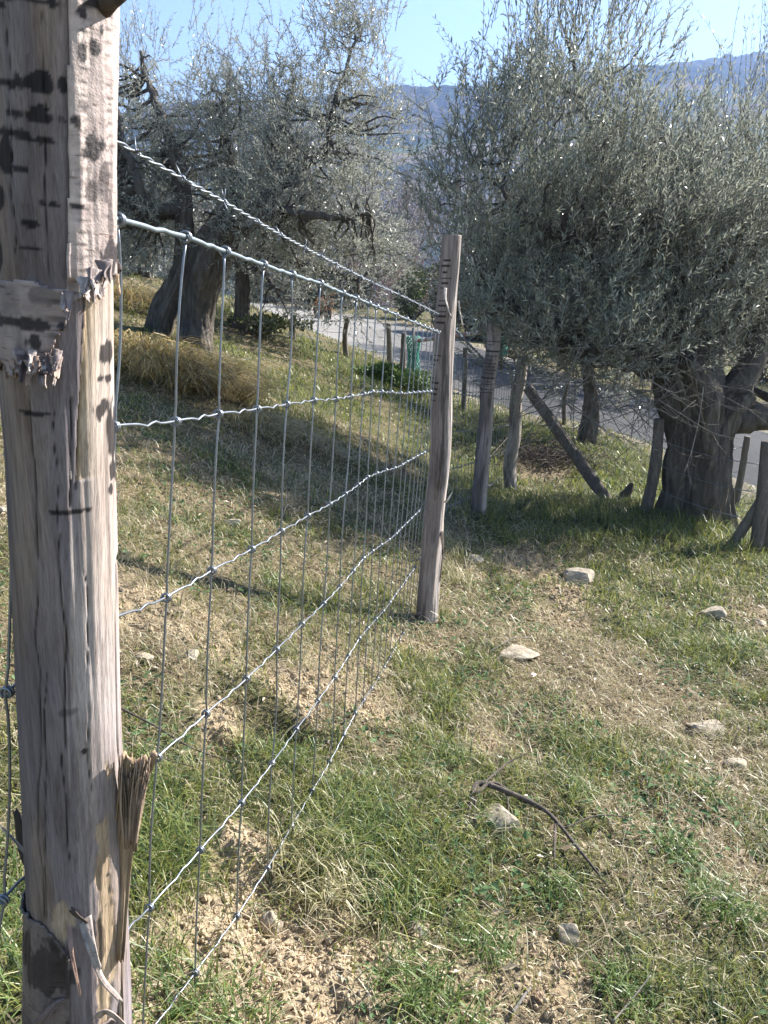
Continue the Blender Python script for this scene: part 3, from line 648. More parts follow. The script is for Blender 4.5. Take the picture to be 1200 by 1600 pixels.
simple_post(P(770, 505, d3 - .33), g3, .044, .052, 'dark shaded post ringed with close black ticks, its top hidden in olive leaves', 5, marks=[(.66, .93, 16, -.2, .9)], pale_wood=(.30, .25, .235), dark=(.17, .14, .13), det=(260, 64))
g4 = G(800, 768); d4 = px_of(g4)[2]
simple_post(P(818, 555, d4 - .3), g4, .045, .06, 'knotty corner post with a leaning brace log against it', 8, pale_wood=(.36, .32, .28), dark=(.18, .15, .13))
# leaning brace
gb = G(950, 785); db = px_of(gb)[2]
e = empty('brace_log', gb, 'dark log propped diagonally from the grass up against the corner post', 'brace')
mb = MB(); mb.tube(smoothline([P(824, 606, d4 - .28), P(880, 685, (d4 + db) / 2 - .15), P(955, 792, db)], 40), interp_r([.042, .047, .05], 40), 14, rough=.3, seed=4); mb.build('log', M['dark_post'], e)

# right hand posts and the posts by the road
def thin_post(pt, pb, rad, label, seed, dz=-.25, mat_=None, group='posts of the far fence'):
    g = G(*pb); d = px_of(g)[2]
    e = empty('fence_post', g, label, 'fence post', group)
    mb = MB(); top = P(pt[0], pt[1], d + dz); mb.tube(smoothline([g - (top - g) * .08, (g + top) / 2 + rs.normal(0, .012, 3), top], 24), interp_r([rad * 1.1, rad, rad * .9], 24), 12, rough=.28, seed=seed); mb.build('log', mat_ or M['dark_post'], e)
    return e, g, top
RP = []
RP.append(thin_post((1030, 655), (1008, 800), .042, 'dark leaning post in the grass just left of the big olive trunk', 1))
RP.append(thin_post((1168, 682), (1148, 790), .036, 'thin post right of the big olive trunk, against the track', 2))
RP.append(thin_post((1199, 690), (1180, 862), .042, 'dark post at the right edge of the picture, foot in the grass', 3))
RP.append(thin_post((1216, 700), (1195, 870), .034, 'darker thin post behind the one at the right edge', 33))
RP.append(thin_post((1052, 685), (1042, 775), .034, 'slim pale-edged post almost hidden by the left side of the big trunk', 4))
RP.append(thin_post((886, 600), (882, 662), .026, 'slim dark post beside the track, below the hanging olive twigs', 5))
RP.append(thin_post((727, 543), (724, 640), .032, 'weathered post seen through the fence just right of the tall ticked post', 6))
RP.append(thin_post((607, 505), (609, 568), .040, 'pale crooked post with a dark top beside the track', 7, mat_=M['twig']))
RP.append(thin_post((631, 520), (629, 585), .038, 'stubby post near the green tree guard', 8))
RP.append(thin_post((543, 496), (541, 556), .034, 'brown post on the verge in front of the sunlit track', 9))
RP.append(thin_post((459, 490), (457, 530), .04, 'short rusty stake far up the verge', 10))
RP.append(thin_post((252, 398), (253, 432), .05, 'far stake on the slope behind the left olive', 11))
# strut to the right post
g = G(1145, 850); e = empty('brace_log', g, 'grey strut leaning from the grass to the post at the right edge', 'brace')
mb = MB(); q = P(1190, 782, px_of(RP[2][1])[2] - .1); mb.tube(smoothline([g, (g + q) / 2, q], 16), .036, 12, rough=.25, seed=6); mb.build('log', M['twig'], e)

# ------------------------------------------------------------------ wire mesh fence
def fence_z(px): return 580.0 / (868.0 - px)
top_pts = [(-120, 262), (0, 292), (90, 318), (180, 342), (290, 370), (352, 393), (415, 415), (458, 430), (505, 444), (538, 459), (560, 467), (590, 480), (620, 492), (650, 505), (690, 521)]
bot_pts = [(-250, 2350), (60, 1850), (170, 1690), (245, 1602), (305, 1520), (370, 1432), (418, 1357), (455, 1292), (488, 1236), (515, 1191), (537, 1149), (555, 1115), (590, 1061), (617, 1014), (640, 972)]
stay_top = [28, 102, 185, 290, 352, 411, 456, 500, 535, 557, 576, 588, 603, 619, 635, 647, 654, 662, 669, 675, 681, 686]
stay_bot = [-8, 70, 155, 222, 305, 370, 418, 455, 488, 515, 537, 555, 568, 580, 590, 600, 609, 617, 624, 630, 635, 640]
tx, ty = zip(*top_pts); bx_, by_ = zip(*bot_pts)
rows_t = [0, .19, .39, .59, .797, 1.0]
S1 = []                                        # per stay: points at each row (3D)
for a, b in zip(stay_top, stay_bot):
    z = fence_z(a); T = P(a, np.interp(a, tx, ty), z)
    Bq = P(b, np.interp(b, bx_, by_), z + .27)
    S1.append([T + (Bq - T) * t for t in rows_t])
S1 = np.array(S1)                              # (stay,row,3)
def sec(p0, p1, n):                            # a farther stretch given by top points and a height
    out = []
    for k in range(n):
        t = k / (n - 1); T = p0[0] + (p1[0] - p0[0]) * t; Bq = p0[1] + (p1[1] - p0[1]) * t
        out.append([T + (Bq - T) * r for r in rows_t])
    return np.array(out)
def tb(px, y1, y2, z): return (P(px, y1, z), P(px - (y2 - y1) * .06, y2, z + .27))
q0 = (S1[-1][0], S1[-1][-1]); q1 = tb(713, 556, 850, 4.7); q2 = tb(760, 573, 818, 5.85); q3 = tb(806, 588, 776, 7.5)
S2 = np.vstack((sec(q0, q1, 11)[1:], sec(q1, q2, 10)[1:], sec(q2, q3, 13)[1:]))
def knot(mb, c, ax_dir, stay_dir, r, wr, seed):
    """stay wire wrapped round the line wire"""
    a = norm(ax_dir); s = stay_dir - a * np.dot(stay_dir, a); s = norm(s); n = np.cross(a, s)
    t = np.linspace(0, 1, 22); ang = t * 4 * np.pi + .4; off = (t - .5) * wr * 4.5
    pts = c + a * off[:, None] + (s * np.cos(ang)[:, None] + n * np.sin(ang)[:, None]) * r
    mb.tube(pts, wr, 6)
def fence_obj(S, label, scale, bend_amp, n_per, sides, parent_name='wire_fence', knots=True):
    e = empty(parent_name, S[0][-1], label, 'wire fence', 'stretches of wire mesh fence')
    nrows = S.shape[1]
    lens = np.linalg.norm(np.diff(S[:, 0], axis=0), axis=1); sidx = np.arange(len(S))
    for r in range(nrows):
        pts = []
        for k in range(len(S) - 1):
            d = S[k + 1][r] - S[k][r]
            for j in range(n_per):
                t = j / n_per; q = S[k][r] + d * t
                amp = bend_amp * (1.0 if r else .35)
                q = q + np.array((0, 0, 1)) * (math.sin(t * math.pi * 2 + .6) * amp * .5 * (1 if r else 1) + (.0035 * math.exp(-((t - .62) / .07) ** 2) - .0025 * math.exp(-((t - .5) / .07) ** 2)) * (1 if r else .4) * scale)
                pts.append(q)
        pts.append(S[-1][r])
        mb = MB(); mb.tube(np.array(pts), (.0031 if r == 0 else .0016) * scale, sides)
        mb.build('top_wire' if r == 0 else 'line_wire', M['wire_top'] if r == 0 else M['wire'], e)
    for k in range(len(S)):
        mb = MB(); pts = []
        rngk = np.random.RandomState(100 + k); bow = rngk.normal(0, .006, 3) * scale
        for r in range(nrows - 1):
            for j in range(9):
                t = j / 9.0; q = S[k][r] + (S[k][r + 1] - S[k][r]) * t
                lat = norm(S[min(k + 1, len(S) - 1)][r] - S[max(k - 1, 0)][r])
                q = q + lat * (math.sin(t * math.pi) * bow[r % 3] + (.003 * (1 if (r + k) % 2 else -1)) * math.exp(-(min(t, 1 - t) / .08) ** 2) * scale)
                pts.append(q)
        pts.append(S[k][-1])
        # wires end a little below the bottom line
        pts.append(S[k][-1] + (S[k][-1] - S[k][-2]) * .12)
        mb.tube(np.array(pts), .0016 * scale, sides)
        if knots:
            for r in range(nrows):
                a = S[min(k + 1, len(S) - 1)][r] - S[max(k - 1, 0)][r]; sdir = S[k][min(r + 1, nrows - 1)] - S[k][max(r - 1, 0)]
                knot(mb, S[k][r], a, sdir, (.0064 if r == 0 else .0056) * scale, .0016 * scale, k)
        mb.build('stay_wire', M['wire'], e)
    return e
fence_obj(S1, 'near stretch of galvanised wire mesh fence from the big peeled log to the ticked post', 1.0, .002, 14, 8)
fence_obj(S2, 'farther stretch of wire mesh fence running from the tall ticked post to the corner post', 1.05, .004, 8, 5)

# barbed wire: two twisted strands with barbs
def barbed(path, label, r=.0013, pitch=.055, group='barbed wire strands', barb_every=.115):
    L = np.linalg.norm(np.diff(path, axis=0), axis=1).sum(); n = max(int(L / (pitch / 8)), 30); c = smoothline(path, n)
    t = norm(np.gradient(c, axis=0)); up = np.array((0, 0, 1.)); s = norm(np.cross(t, up)); w = np.cross(s, t)
    d = np.concatenate(([0], np.cumsum(np.linalg.norm(np.diff(c, axis=0), axis=1)))); ph = d / pitch * 2 * np.pi
    e = empty('barbed_wire', path[0], label, 'barbed wire', group)
    for sg in (1, -1):
        mb = MB(); mb.tube(c + sg * r * 1.1 * (s * np.cos(ph)[:, None] + w * np.sin(ph)[:, None]), r, 6); mb.build('strand', M['barb'], e)
    x = barb_every * .5; k = 0
    rg = np.random.RandomState(3)
    while x < L:
        i = int(np.searchsorted(d, x)); i = min(i, n - 2); mb = MB()
        a = np.linspace(0, 4 * np.pi, 22); cc = c[i] + t[i] * (a[:, None] / (4 * np.pi) - .5) * r * 7 + (s[i] * np.cos(a)[:, None] + w[i] * np.sin(a)[:, None]) * r * 2.6
        mb.tube(cc, r * .75, 5)
        for sg in (1, -1, 1, -1)[: 4 if k % 2 else 3]:
            an = rg.uniform(0, 6.28); v = norm(s[i] * math.cos(an) + w[i] * math.sin(an) + t[i] * rg.uniform(-.6, .6)); p0 = c[i] + t[i] * rg.uniform(-3, 3) * r
            mb.tube(np.array([p0, p0 + v * .009, p0 + v * .017]), [r * .75, r * .7, r * .2], 5)
        mb.build('barb', M['barb'], e); x += barb_every * rg.uniform(.85, 1.15); k += 1
    return e
bw = [(60, 150), (165, 210), (195, 228), (260, 265), (355, 318), (430, 362), (505, 402), (580, 440), (640, 468), (692, 494)]
barbed(np.array([P(a, b, fence_z(a)) for a, b in bw]), 'twisted barbed wire strung above the near fence from the peeled log to the tall post')
barbed(np.array([P(700, 498, 3.45), P(714, 518, 4.4), P(738, 543, 5.3), P(762, 566, 5.9)]), 'short run of barbed wire dipping from the tall post to the dark shaded post', .0024, .06)

# far sparse wires between road posts
def wires(e_name, pts_list, label, hs):
    e = empty(e_name, pts_list[0][1], label, 'wire fence', 'far wire fences'); 
    for h in hs:
        mb = MB(); pts = [g + (t_ - g) * h for (_, g, t_) in pts_list]; out = []
        for a, b in zip(pts[:-1], pts[1:]):
            for j in range(8): t = j / 8; out.append(a + (b - a) * t - np.array((0, 0, 1)) * .03 * math.sin(t * math.pi))
        out.append(pts[-1]); mb.tube(np.array(out), .0028, 4); mb.build('line_wire', M['wire'], e)
wires('wire_fence', [RP[5], RP[4], RP[1]], 'sagging thin wires behind the big olive trunk on slim posts', (.15, .5, .85))
wires('wire_fence', [RP[0], RP[2]], 'thin wires stretched past the front of the big olive trunk to the right edge post', (.3, .55, .8))
wires('wire_fence', [RP[10], RP[9], RP[7], RP[8], RP[6], RP[5]], 'thin wires on the roadside posts beyond the slope', (.3, .6, .9))

# striped barrier bar and green tree guards by the track
e = empty('barrier_bar', P(650, 533, 10.2), 'thin white and faded red striped bar across the track entrance', 'barrier')
a = P(648, 533, 10.2); b = P(762, 518, 9.4)
for k in range(19):
    mb = MB(); p0 = a + (b - a) * k / 19; p1 = a + (b - a) * (k + 1) / 19; mb.tube([p0, p1], .024, 8); mb.build('stripe', M['white'] if k % 2 == 0 else M['redp'], e)
def guard(px, y1, y2, z, w, label):
    g = P(px, y2, z); t = P(px, y1, z - .15); e = empty('tree_guard', g, label, 'tree guard', 'green tree guards')
    ln = norm(t - g); Ln = np.linalg.norm(t - g)
    u = norm(np.cross(ln, (0, 1, 0))); v = np.cross(ln, u)
    mb = MB()
    for s in range(12):
        for sg in (1, -1):
            t_ = np.linspace(0, 1, 20); an = s / 12 * 2 * np.pi + sg * t_ * 5; mb.tube(g + ln * (t_ * Ln)[:, None] + w * (u * np.cos(an)[:, None] + v * np.sin(an)[:, None]) * (1 + .15 * np.sin(t_ * 9))[:, None], .006, 4)
    mb.build('net_sleeve', M['green_net'], e)
    mb = MB(); mb.tube([g - ln * .2, g + ln * (Ln + .1)], .018, 8); mb.build('stake', M['dark_post'], e)
guard(646, 525, 588, 10.4, .075, 'green mesh tree guard at the left end of the striped bar')
guard(783, 510, 556, 9.6, .065, 'green mesh tree guard under the olive boughs beside the dark shaded post')

# ------------------------------------------------------------------ foliage builders
def leaf_mesh(pos, dr, side, L, W, col):
    n = len(pos); up = norm(np.cross(side, dr))
    b = pos; mid = pos + dr * (L * .48)[:, None] ; l = mid - side * (W * .5)[:, None] + up * (W * .16)[:, None]; r = mid + side * (W * .5)[:, None] + up * (W * .16)[:, None]
    tip = pos + dr * L[:, None] - up * (L * .08)[:, None]
    V = np.stack((b, l, tip, r), 1).reshape(-1, 3); i = np.arange(n)[:, None] * 4
    T = np.vstack((i + np.array((0, 3, 2)), i + np.array((0, 2, 1))))
    return V, T, np.repeat(col, 4, axis=0)
def shoots(rg, base, dirs, lens, n_leaf, leafL, leafW, droop=.12, colA=(.055, .075, .04), colB=(.13, .155, .10)):
    N = len(base); d = norm(dirs); ref = norm(rg.normal(size=(N, 3))); s = norm(np.cross(d, ref)); w = np.cross(s, d)
    bendv = rg.normal(0, .25, (N, 3)) + np.array((0, 0, -droop)); 
    P_, D_, S_, L_, W_, C_ = [], [], [], [], [], []
    segs = []
    tip_c = rg.rand(N)
    for k in range(n_leaf):
        t = (k + .6) / n_leaf; c = base + d * (lens * t)[:, None] + bendv * (lens * t * t * .45)[:, None]
        tg = norm(d + bendv * .9 * t)
        ang = (k % 2) * np.pi / 2 + rg.uniform(0, .7, N)
        for sg in (0, np.pi):
            keep = rg.rand(N) < .9
            a = ang + sg; o = s * np.cos(a)[:, None] + w * np.sin(a)[:, None]
            sp = rg.uniform(.45, .95, N)[:, None]
            dd = norm(tg * 1.0 + o * sp + rg.normal(0, .12, (N, 3)))
            sd_ = norm(np.cross(dd, tg) + rg.normal(0, .35, (N, 3)))
            ll = leafL * rg.uniform(.65, 1.2, N) * (1 - .35 * t)
            P_.append(c[keep]); D_.append(dd[keep]); S_.append(sd_[keep]); L_.append(ll[keep]); W_.append((ll * leafW / leafL * rg.uniform(.85, 1.25, N))[keep])
            m = np.clip(rg.rand(N) * .75 + .25 * tip_c, 0, 1)[:, None]; C_.append((np.array(colA) * (1 - m) + np.array(colB) * m)[keep])
    V, T, C = leaf_mesh(np.vstack(P_), np.vstack(D_), np.vstack(S_), np.concatenate(L_), np.concatenate(W_), np.vstack(C_))
    # twig axes as 3-sided tapering prisms
    ts = np.array((0, .35, .7, 1.0)); rr = np.array((.0028, .0022, .0015, .0006)) * (leafL / .055)
    cs = base[:, None, :] + d[:, None, :] * (lens[:, None] * ts)[..., None] + bendv[:, None, :] * (lens[:, None] * ts ** 2 * .45)[..., None]
    an = np.array((0, 2.094, 4.189)); ring = cs[:, :, None, :] + rr[None, :, None, None] * (np.cos(an)[None, None, :, None] * s[:, None, None, :] + np.sin(an)[None, None, :, None] * w[:, None, None, :])
    TV = ring.reshape(-1, 3); i = (np.arange(N) * 12)[:, None, None]; a = (np.arange(3) * 3)[None, :, None]; j = np.arange(3)[None, None, :]; j2 = (j + 1) % 3
    Q = np.stack((i + a + j, i + a + j2, i + a + 3 + j2, i + a + 3 + j), -1).reshape(-1, 4)
    return V, T, C, TV, Q
def in_blobs(rg, blobs, n, shell=.5):
    c = np.array([b[0] for b in blobs]); r = np.array([b[1] for b in blobs]); dens = np.array([b[2] if len(b) > 2 else 1 for b in blobs])
    vol = r.prod(1) ** (1 / 3.) ; wts = vol ** 2.05 * dens; idx = rg.choice(len(blobs), n, p=wts / wts.sum())
    u = norm(rg.normal(size=(n, 3))); rad = rg.rand(n) ** (1 / 3.) ; rad = np.where(rg.rand(n) < shell, .7 + .3 * rg.rand(n), rad)
    return c[idx] + u * rad[:, None] * r[idx], u, idx
def branchy(mb, rg, nodes_p, nodes_r, targets, rad0, sides=6, sag=.1):
    """connect each target point to the nearest limb node by a bent branch"""
    for q in targets:
        d = np.linalg.norm(nodes_p - q, axis=1) + np.maximum(0, nodes_p[:, 2] - q[2]) * .8; i = int(np.argmin(d)); a = nodes_p[i]; L = np.linalg.norm(q - a)
        m1 = a + (q - a) * .35 + rg.normal(0, .07, 3) * L - np.array((0, 0, sag * L * .3)); m2 = a + (q - a) * .7 + rg.normal(0, .06, 3) * L
        r0 = min(nodes_r[i] * .6, rad0 * (.5 + L)); mb.tube(smoothline([a, m1, m2, q], 9), np.linspace(r0, .004, 9), sides, rough=.15)
def olive(name, root, label, trunks, limbs, blobs, n_cluster, n_per, lenr, leafL, leafW, seed, up=.6, n_leaf=9, colA=(.055, .075, .04), colB=(.13, .155, .10), group='olive trees', bark='olive_bark', strays=()):
    rg = np.random.RandomState(seed); e = empty(name, root, label, 'olive tree', group)
    mb = MB()
    def fl(a, t): return 1 + .16 * np.sin(a * 3 + 2 * t + seed) + .10 * np.sin(a * 5 - 3 * t) + .05 * np.sin(a * 9 + 5 * t) + .42 * (fbm(np.cos(a) * 6 + seed, np.sin(a) * 6, t * 4, seed, 4) - .5) - .12 * np.exp(-((vnoise(np.cos(a) * 4 + 9, np.sin(a) * 4, t * 2.5, seed + 3) - .5) / .035) ** 2)
    for path, rad, sides in trunks:
        n = 46; pts = smoothline(path, n); mb.tube(smoothline(path, 90), interp_r(rad, 90), sides * 3, rough=.45, seed=seed, flute=fl)
    mb.build('trunk', M['olive_trunk'], e)
    mb = MB(); np_, nr_ = [], []
    for path, rad in limbs:
        n = 26; pts = smoothline(path, n); pts[1:-1] += rg.normal(0, .012, (n - 2, 3)); rr = interp_r(rad, n); mb.tube(pts, rr, 10, rough=.3, seed=seed + 1); np_.append(pts[6:]); nr_.append(rr[6:])
    np_ = np.vstack(np_); nr_ = np.concatenate(nr_)
    cl, u, idx = in_blobs(rg, blobs, n_cluster, .45)
    centre = np.array([b[0] for b in blobs])[idx]
    branchy(mb, rg, np_, nr_, cl, .018)
    mb.build('branches', M[bark], e)
    # shoots around each cluster point
    base = np.repeat(cl, n_per, axis=0) + rg.normal(0, .13, (n_cluster * n_per, 3)); out = np.repeat(norm(cl - centre + 1e-4), n_per, axis=0)
    dirs = out * .55 + np.array((0, 0, up)) + rg.normal(0, .5, base.shape)
    lens = rg.uniform(lenr[0], lenr[1], len(base))
    if len(strays):
        for (c, rr, cnt, dz, l0, l1) in strays:
            b2 = np.asarray(c) + rg.normal(0, 1, (cnt, 3)) * rr; base = np.vstack((base, b2)); dirs = np.vstack((dirs, np.tile((0, 0, dz), (cnt, 1)) + rg.normal(0, .28, (cnt, 3)))); lens = np.concatenate((lens, rg.uniform(l0, l1, cnt)))
    V, T, C, TV, Q = shoots(rg, base, dirs, lens, n_leaf, leafL, leafW, colA=colA, colB=colB)
    link_mesh('crown', V, [T], M['leaf'], e, False, C)
    link_mesh('twigs', TV, [Q], M['twig'], e, True)
    return e
def B(px, py, z, rx, ry=None, rz=None, dens=1.0):
    return (P(px, py, z), np.array((rx, ry or rx, rz or rx)), dens)

# --- right olive
gR = G(1092, 815); dR = px_of(gR)[2]; rz_ = dR - .15
zt = lambda py: rz_ - (830 - py) / F * rz_ * .27
tr = [([P(1075, 850, rz_ + .1), P(1083, 770, zt(770)), P(1088, 690, zt(690)), P(1080, 620, zt(620)), P(1060, 560, zt(560))], [.26, .20, .20, .21, .15], 40),
      ([P(1120, 860, rz_), P(1112, 780, zt(780)), P(1112, 700, zt(700)), P(1128, 640, zt(640)), P(1165, 610, zt(610))], [.17, .13, .13, .14, .12], 32),
      ([P(1148, 858, rz_ - .05), P(1130, 800, zt(800)), P(1128, 720, zt(720)), P(1122, 660, zt(660))], [.05, .06, .07, .04], 20)]
lm = [([P(1080, 620, zt(620)), P(1030, 575, 5.9), P(960, 560, 5.6), P(880, 540, 5.4), P(800, 480, 5.3)], [.14, .09, .07, .05, .03]),
      ([P(1080, 600, zt(600)), P(1050, 480, 5.9), P(990, 350, 5.8), P(930, 220, 5.9), P(890, 80, 6.0)], [.13, .08, .05, .028, .012]),
      ([P(1100, 620, zt(620)), P(1110, 480, 5.9), P(1100, 340, 6.0), P(1080, 260, 6.1), P(1075, 200, 6.2)], [.14, .09, .06, .04, .02]),
      ([P(1120, 655, zt(655)), P(1165, 650, 6.0), P(1230, 640, 6.0), P(1330, 560, 6.0), P(1400, 440, 6.1)], [.14, .11, .10, .08, .05]),
      ([P(1150, 620, zt(620)), P(1200, 480, 6.0), P(1190, 380, 6.2), P(1180, 290, 6.3), P(1172, 190, 6.3)], [.11, .08, .06, .04, .015]),
      ([P(1050, 500, 5.9), P(930, 400, 5.4), P(820, 340, 5.3), P(740, 250, 5.4)], [.05, .032, .02, .008])]
bl = [B(970, 330, 5.7, .85), B(850, 300, 5.5, .62), B(1120, 390, 6.0, .75), B(1000, 440, 5.5, .7), B(850, 430, 5.4, .6), B(1130, 430, 5.8, .6), B(920, 170, 5.9, .55, dens=.7), B(1050, 300, 6.1, .5, dens=.8), B(770, 260, 5.5, .33, dens=.8), B(745, 380, 5.4, .24, dens=.9), B(712, 310, 5.5, .2, dens=.9), B(730, 210, 5.6, .18, dens=.7), B(870, 60, 6.0, .42, dens=.45), B(1180, 340, 6.2, .42, dens=.8),
      B(930, 500, 5.3, .36), B(1050, 510, 5.4, .26), B(1180, 490, 5.7, .26), B(770, 440, 5.3, .28, dens=1.1), B(1290, 400, 6.6, .6, dens=.6), B(1400, 400, 6.3, .55, dens=.6), B(1080, 420, 7.0, .9), B(900, 380, 6.6, .7), B(800, 180, 5.7, .3, dens=.5)]
st = [(P(745, 480, d3 - .45), .05, 26, .3, .12, .22), (P(830, 90, 6.0), .16, 34, 1.6, .45, .85), (P(900, 40, 6.0), .2, 50, 1.6, .45, .9), (P(960, 60, 6.0), .15, 34, 1.5, .5, .9), (P(1085, 210, 6.2), .12, 14, 1.6, .35, .6), (P(1165, 180, 6.3), .1, 12, 1.6, .5, .9), (P(760, 160, 5.6), .1, 12, 1.5, .3, .6), (P(1190, 150, 6.3), .1, 10, 1.6, .5, .9)]
olive('olive_tree', gR, 'big spreading olive with a dark fluted trunk standing on the grassy bank at the right', tr, lm, bl, 430, 17, (.2, .42), .058, .0135, 21, up=1.15, n_leaf=10, strays=st, colA=(.12, .135, .09), colB=(.33, .345, .26))

# --- left olive
gL = G(300, 535); dL = px_of(gL)[2]; zL = dL
zt = lambda py: zL - (535 - py) / F * zL * .27
tr = [([P(244, 540, zL + .1), P(260, 480, zt(480)), P(286, 420, zt(420)), P(288, 360, zt(360)), P(284, 300, zt(300)), P(268, 230, zt(230))], [.125, .11, .09, .08, .065, .04], 30),
      ([P(314, 560, zL - .1), P(308, 500, zt(500)), P(318, 430, zt(430)), P(345, 370, zt(370)), P(380, 345, zt(345)), P(410, 310, zt(310))], [.13, .135, .18, .17, .09, .055], 30)]
lm = [([P(400, 320, zt(320)), P(450, 280, 7.2), P(505, 235, 7.2), P(520, 180, 7.2), P(545, 90, 7.3), P(560, 30, 7.4)], [.06, .045, .035, .026, .016, .008]),
      ([P(284, 322, zt(322)), P(240, 330, 7.2), P(215, 290, 7.1), P(195, 230, 7.1), P(180, 150, 7.2)], [.07, .05, .04, .03, .015]),
      ([P(284, 300, zt(300)), P(270, 230, 7.4), P(240, 160, 7.5), P(220, 80, 7.6)], [.08, .055, .035, .015]),
      ([P(350, 365, zt(365)), P(370, 290, 7.6), P(350, 200, 7.8), P(360, 110, 7.9)], [.09, .06, .04, .02]),
      ([P(390, 340, zt(340)), P(440, 330, 7.0), P(520, 340, 6.9), P(580, 330, 7.0)], [.06, .04, .03, .015]),
      ([P(430, 300, zt(300)), P(440, 220, 7.8), P(460, 130, 7.9)], [.06, .04, .02])]
bl = [B(390, 210, 7.7, .62), B(500, 220, 7.5, .6), B(560, 100, 7.5, .38, dens=.8), B(545, 30, 7.6, .25, dens=.6), B(590, 200, 7.4, .3, dens=.8), B(205, 250, 7.5, .45), B(215, 120, 7.7, .26, dens=.6), B(190, 330, 7.4, .4), B(310, 290, 7.9, .5), B(430, 320, 7.4, .5), B(450, 300, 7.0, .3, dens=1.2), B(560, 330, 7.2, .36, dens=1.3), B(480, 395, 7.4, .32, dens=1.3), B(560, 400, 7.4, .26, dens=1.2), B(390, 350, 7.2, .3, dens=1.0), B(230, 380, 7.6, .25, dens=1), B(345, 160, 7.9, .3, dens=.8), B(430, 130, 7.9, .32, dens=.7), B(250, 200, 8.4, .5, dens=.8), B(90, 200, 7.6, .7)]
st = [(P(210, 90, 7.7), .12, 16, 1.6, .3, .6), (P(540, 60, 7.5), .2, 40, 1.0, .3, .6), (P(360, 120, 7.9), .25, 34, 1.2, .25, .5), (P(175, 120, 7.6), .15, 20, 1.5, .3, .6)]
olive('olive_tree', gL, 'olive with two dark stems forking from the ground on the slope left of the fence', tr, lm, bl, 380, 14, (.16, .34), .058, .0125, 22, up=.55, n_leaf=8, strays=st, colA=(.22, .23, .175), colB=(.52, .52, .44))

# --- more olives behind
def small_olive(px, py, label, h, blobs, seed, lean, ncl=70, nper=9, ll=.085):
    g = G(px, py); z = px_of(g)[2]
    top = P(px + lean, py - h / z * F * .55, z - .2)
    tr = [([g - np.array((0, 0, .1)), (g + top) / 2 + np.array((.06, 0, 0)), top], [.10, .07, .06], 18)]
    bb = [(P(a, b, z + dz), np.array((r, r, r)), 1) for a, b, dz, r in blobs]
    lm = [([top - (top - g) * .1, (top + b[0]) / 2 + np.array((0, 0, .05)), b[0]], [.07, .05, .02]) for b in bb]
    olive('olive_tree', g, label, tr, lm, bb, ncl, nper, (.25, .5), ll, ll * .24, seed, up=.4, n_leaf=6, colA=(.08, .095, .07), colB=(.2, .22, .18))
small_olive(372, 512, 'smaller olive with a crooked pale trunk, behind the forked olive above the track', 1.7, [(400, 400, 0, .8), (470, 410, .2, .8), (540, 400, .2, .7), (440, 340, .5, .8), (350, 380, .5, .7), (560, 440, -.2, .5), (430, 450, -.4, .45)], 31, 0, 90, 10)
small_olive(225, 432, 'distant olive low on the slope at the far left behind the log', 1.6, [(200, 370, 0, 1.0), (250, 360, 0, .9), (170, 330, 0, .9), (290, 370, .5, .8), (130, 360, 0, 1.)], 32, -10, 80, 9, .11)
small_olive(1080, 625, 'dark olive added across the track to shade it, glimpsed behind the big trunk', 2.4, [(1080, 430, -1, 1.4), (1000, 420, -.7, 1.3), (1160, 430, -1, 1.3), (1080, 350, -.8, 1.3), (1240, 430, -1, 1.3), (960, 440, 0, .9)], 34, 0, 150, 10, .11)  # added to throw shade on the track
small_olive(1330, 660, 'dark olive added out of view beyond the right edge to shade the track', 2.6, [(1330, 430, 0, 1.5), (1430, 430, 0, 1.4), (1270, 440, .3, 1.2), (1350, 340, .5, 1.3)], 36, 0, 110, 9, .12)  # unseen tree, put in to shade the track
small_olive(880, 575, 'dark olive added across the track to shade it, behind the hanging twigs', 2.4, [(870, 450, -1.5, 1.2), (810, 450, -1, 1.0), (940, 450, -1.5, 1.2), (870, 380, -1, 1.2), (800, 420, 0, .8)], 35, 0, 150, 10, .11)  # extra tree placed for its shadow on the track
small_olive(916, 690, 'olive with a straight dark trunk behind the hanging twigs near the track', 1.9, [(900, 540, 0, .7), (960, 520, .3, .8), (860, 500, .3, .7), (1010, 470, .6, .9), (900, 430, .5, .9), (820, 440, .6, .7)], 33, -2, 110, 10, .075)

# --- bare hanging twigs under the right olive
rg = np.random.RandomState(5)
e = empty('hanging_twigs', P(920, 560, 5.3), 'tangle of leafless twigs hanging under the big olive over the grass', 'twigs')
mb = MB()
for k in range(90):
    a = P(rg.uniform(820, 1100), rg.uniform(520, 640), rg.uniform(4.9, 5.8)); L = rg.uniform(.25, .75); d = norm(np.array((rg.normal(0, .8), rg.normal(0, .5), -rg.uniform(.1, .9))))
    c = rg.normal(0, .25, 3); pts = smoothline([a, a + d * L * .35 + c * .2 * L, a + d * L * .7 + c * L * .5, a + d * L + c * L * .8 + np.array((0, 0, .12 * L))], 12)
    mb.tube(pts, np.linspace(.0038, .0014, 12), 4)
    for j in (4, 7, 9):
        b = pts[j]; d2_ = norm(d + rg.normal(0, .7, 3)); mb.tube(smoothline([b, b + d2_ * .07 + rg.normal(0, .01, 3), b + d2_ * .16], 5), np.linspace(.002, .001, 5), 3)
mb.build('twig', M['twig'], e)

